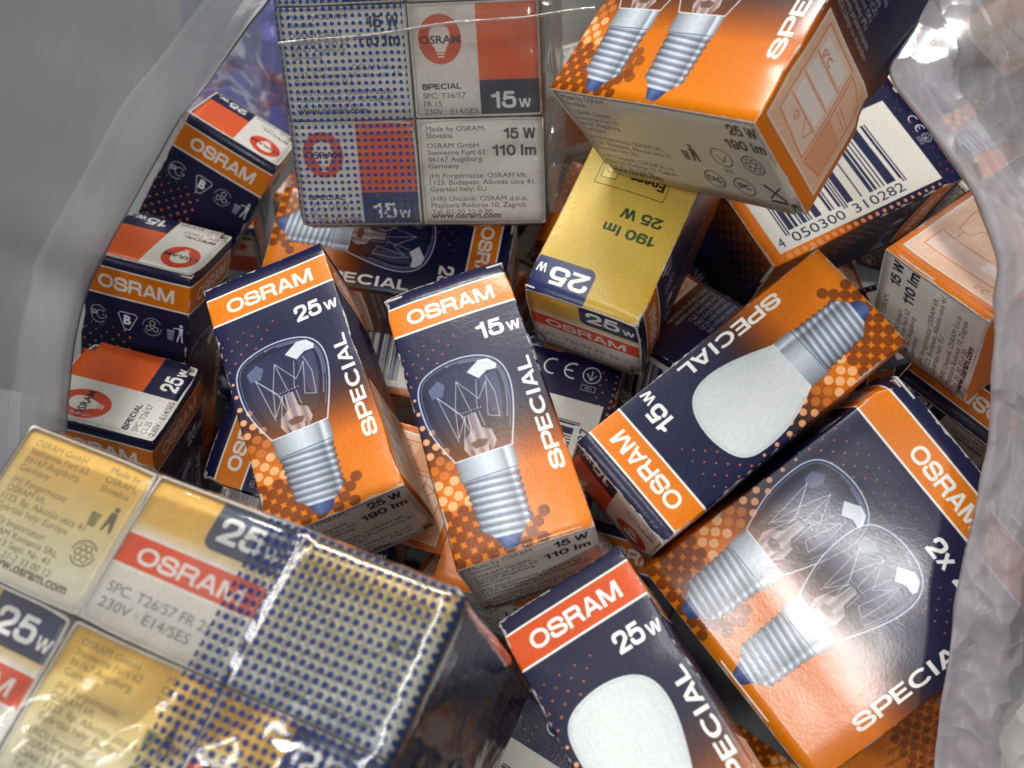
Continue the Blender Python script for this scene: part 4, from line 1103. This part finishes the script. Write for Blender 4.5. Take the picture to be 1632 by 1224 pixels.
def sheet(name, rows, nu, nv, mat, parent=None, amp=.0015, freq=28, seed=0, stretch=(1, 1, 1), fine=.0003):
    """rows: stations, each a list of (px, py, depth) from the inner lip over the rim to the far side"""
    W = [[unproject(*c) for c in r] for r in rows]
    A1 = [catmull(r, nv) for r in W]
    colsP = [catmull([A1[i][j] for i in range(len(A1))], nu) for j in range(nv + 1)]
    v = []
    for i in range(nu + 1):
        for j in range(nv + 1): v.append(Vector(colsP[j][i]))
    w = nv + 1
    nor = []
    for i in range(nu + 1):
        for j in range(w):
            a = v[min(i + 1, nu) * w + j] - v[max(i - 1, 0) * w + j]; b = v[i * w + min(j + 1, nv)] - v[i * w + max(j - 1, 0)]
            n = a.cross(b); nor.append(n.normalized() if n.length > 1e-12 else Vector((0, 0, 1)))
    out = []
    for k, (p, n) in enumerate(zip(v, nor)):
        q = Vector((p.x * stretch[0], p.y * stretch[1], p.z * stretch[2])) * freq + Vector((seed, seed * 2, 0))
        e = min(1, (k % w) / 4, (w - 1 - k % w) / 4)
        out.append(p + n * (noise.noise(q) * amp + (.5 - abs(noise.noise(q * 3.1))) * fine * 2 + noise.noise(q * 7) * fine) * (.35 + .65 * e))
    f = [(i * w + j, i * w + j + 1, (i + 1) * w + j + 1, (i + 1) * w + j) for i in range(nu) for j in range(nv)]
    return link_mesh(name, out, f, [mat], parent=parent)

bag = empty('plastic_bag', Matrix.Translation(Vector((0, .13, .002))), 'translucent milky plastic bag open around the heap of cartons', 'plastic bag')
def in_bag(o):
    bpy.context.view_layer.update(); o.parent = bag; o.matrix_parent_inverse = bag.matrix_world.inverted(); return o

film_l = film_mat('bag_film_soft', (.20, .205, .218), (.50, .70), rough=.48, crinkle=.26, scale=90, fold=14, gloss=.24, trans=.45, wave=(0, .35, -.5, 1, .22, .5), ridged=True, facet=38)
film_r = film_mat('bag_film_crinkled', (.50, .48, .52), (.70, .86), rough=.34, crinkle=.30, scale=150, fold=45, gloss=.5, trans=.45, wave=(.3, .2, .5, 1, .55, 1), ridged=True, facet=85)
film_b = film_mat('bag_film_back', (.50, .51, .50), (.70, .88), rough=.3, crinkle=.4, scale=60, fold=16, gloss=.5, trans=.4)
film_bl = film_mat('blue_film', (.22, .25, .72), (.80, .95), rough=.25, crinkle=.5, scale=60, fold=16, gloss=.6, trans=.4)

rim = [(470, -90, .236), (440, -10, .236), (398, 45, .235), (332, 135, .234), (286, 190, .232), (248, 256, .229), (206, 332, .226), (163, 408, .222), (132, 470, .222), (112, 545, .216), (104, 620, .211), (100, 690, .207), (96, 770, .206), (90, 860, .21)]
rows = []
for k, (x, y, d) in enumerate(rim):
    s = 1 if k < 8 else .9
    rows.append([(x - 78 * s, y - 34, d + .0045), (x - 34 * s, y - 16, d + .002), (x - 3, y - 1, d + .0004), (x, y, d), (x - 6 * s, y - 4, d - .0003), (x - 40 * s, y - 20, d - .0004), (x - 110 * s, y - 50, d + .002), (x - 260 * s, y - 80, d + .022), (x - 480, y - 90, d + .06), (x - 800, y - 90, d + .10)])
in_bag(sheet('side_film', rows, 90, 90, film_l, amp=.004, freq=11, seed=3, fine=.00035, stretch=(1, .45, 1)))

# folded hem along the mouth of the bag
hem_m = film_mat('bag_film_hem', (.52, .50, .53), (.16, .34), rough=.5, crinkle=.2, scale=120, fold=24, gloss=.15, trans=.45, wave=(0, .35, -.5, 1, .22, .5), ridged=True)
rows = [[(x - 1, y - 1, d - .0008), (x - 14, y - 8, d - .0013), (x - 38, y - 19, d - .0014), (x - 60, y - 28, d - .0012), (x - 82, y - 36, d - .0009)] for x, y, d in rim]
in_bag(sheet('hem', rows, 90, 24, hem_m, amp=.004, freq=11, seed=3, fine=.00035, stretch=(1, .45, 1)))

rim = [(1478, -120, .215), (1475, -30, .213), (1465, 35, .211), (1434, 85, .208), (1421, 116, .207), (1448, 160, .205), (1497, 222, .203), (1546, 290, .200), (1576, 350, .198), (1597, 420, .196), (1592, 500, .196), (1586, 600, .196), (1578, 710, .1965), (1560, 800, .197), (1537, 900, .198), (1514, 1040, .199), (1494, 1180, .200), (1480, 1320, .200)]
rows = []
for x, y, d in rim:
    rows.append([(x + 26, y, d + .004), (x + 12, y, d + .0016), (x + 2, y, d + .0003), (x, y, d), (x + 5, y, d - .0003), (x + 36, y, d - .0006), (x + 95, y, d - .002), (x + 190, y, d + .004), (x + 420, y, d + .03), (x + 760, y, d + .08)])
in_bag(sheet('side_film', rows, 190, 90, film_r, amp=.0018, freq=22, seed=9, fine=.0003))

rows = [[(x, y, d) for x in (250, 500, 760, 900, 1050, 1300, 1600, 1900)] for y, d in ((-260, .36), (-60, .37), (120, .38), (260, .39), (420, .40))]
in_bag(sheet('back_film', rows, 50, 70, film_b, amp=.008, freq=16, seed=5, fine=.001))

rows = [[(290, y - 20, d + .01), (380, y - 30, d), (430, y - 10, d - .006), (480, y, d), (560, y + 10, d + .02)] for y, d in ((-120, .31), (20, .315), (100, .32), (170, .335), (230, .345))]
o = sheet('blue_plastic_bag', rows, 40, 40, film_bl, amp=.006, freq=30, seed=8, fine=.001)
o['label'] = 'crumpled blue translucent plastic behind the dotted white pack'; o['category'] = 'plastic bag'
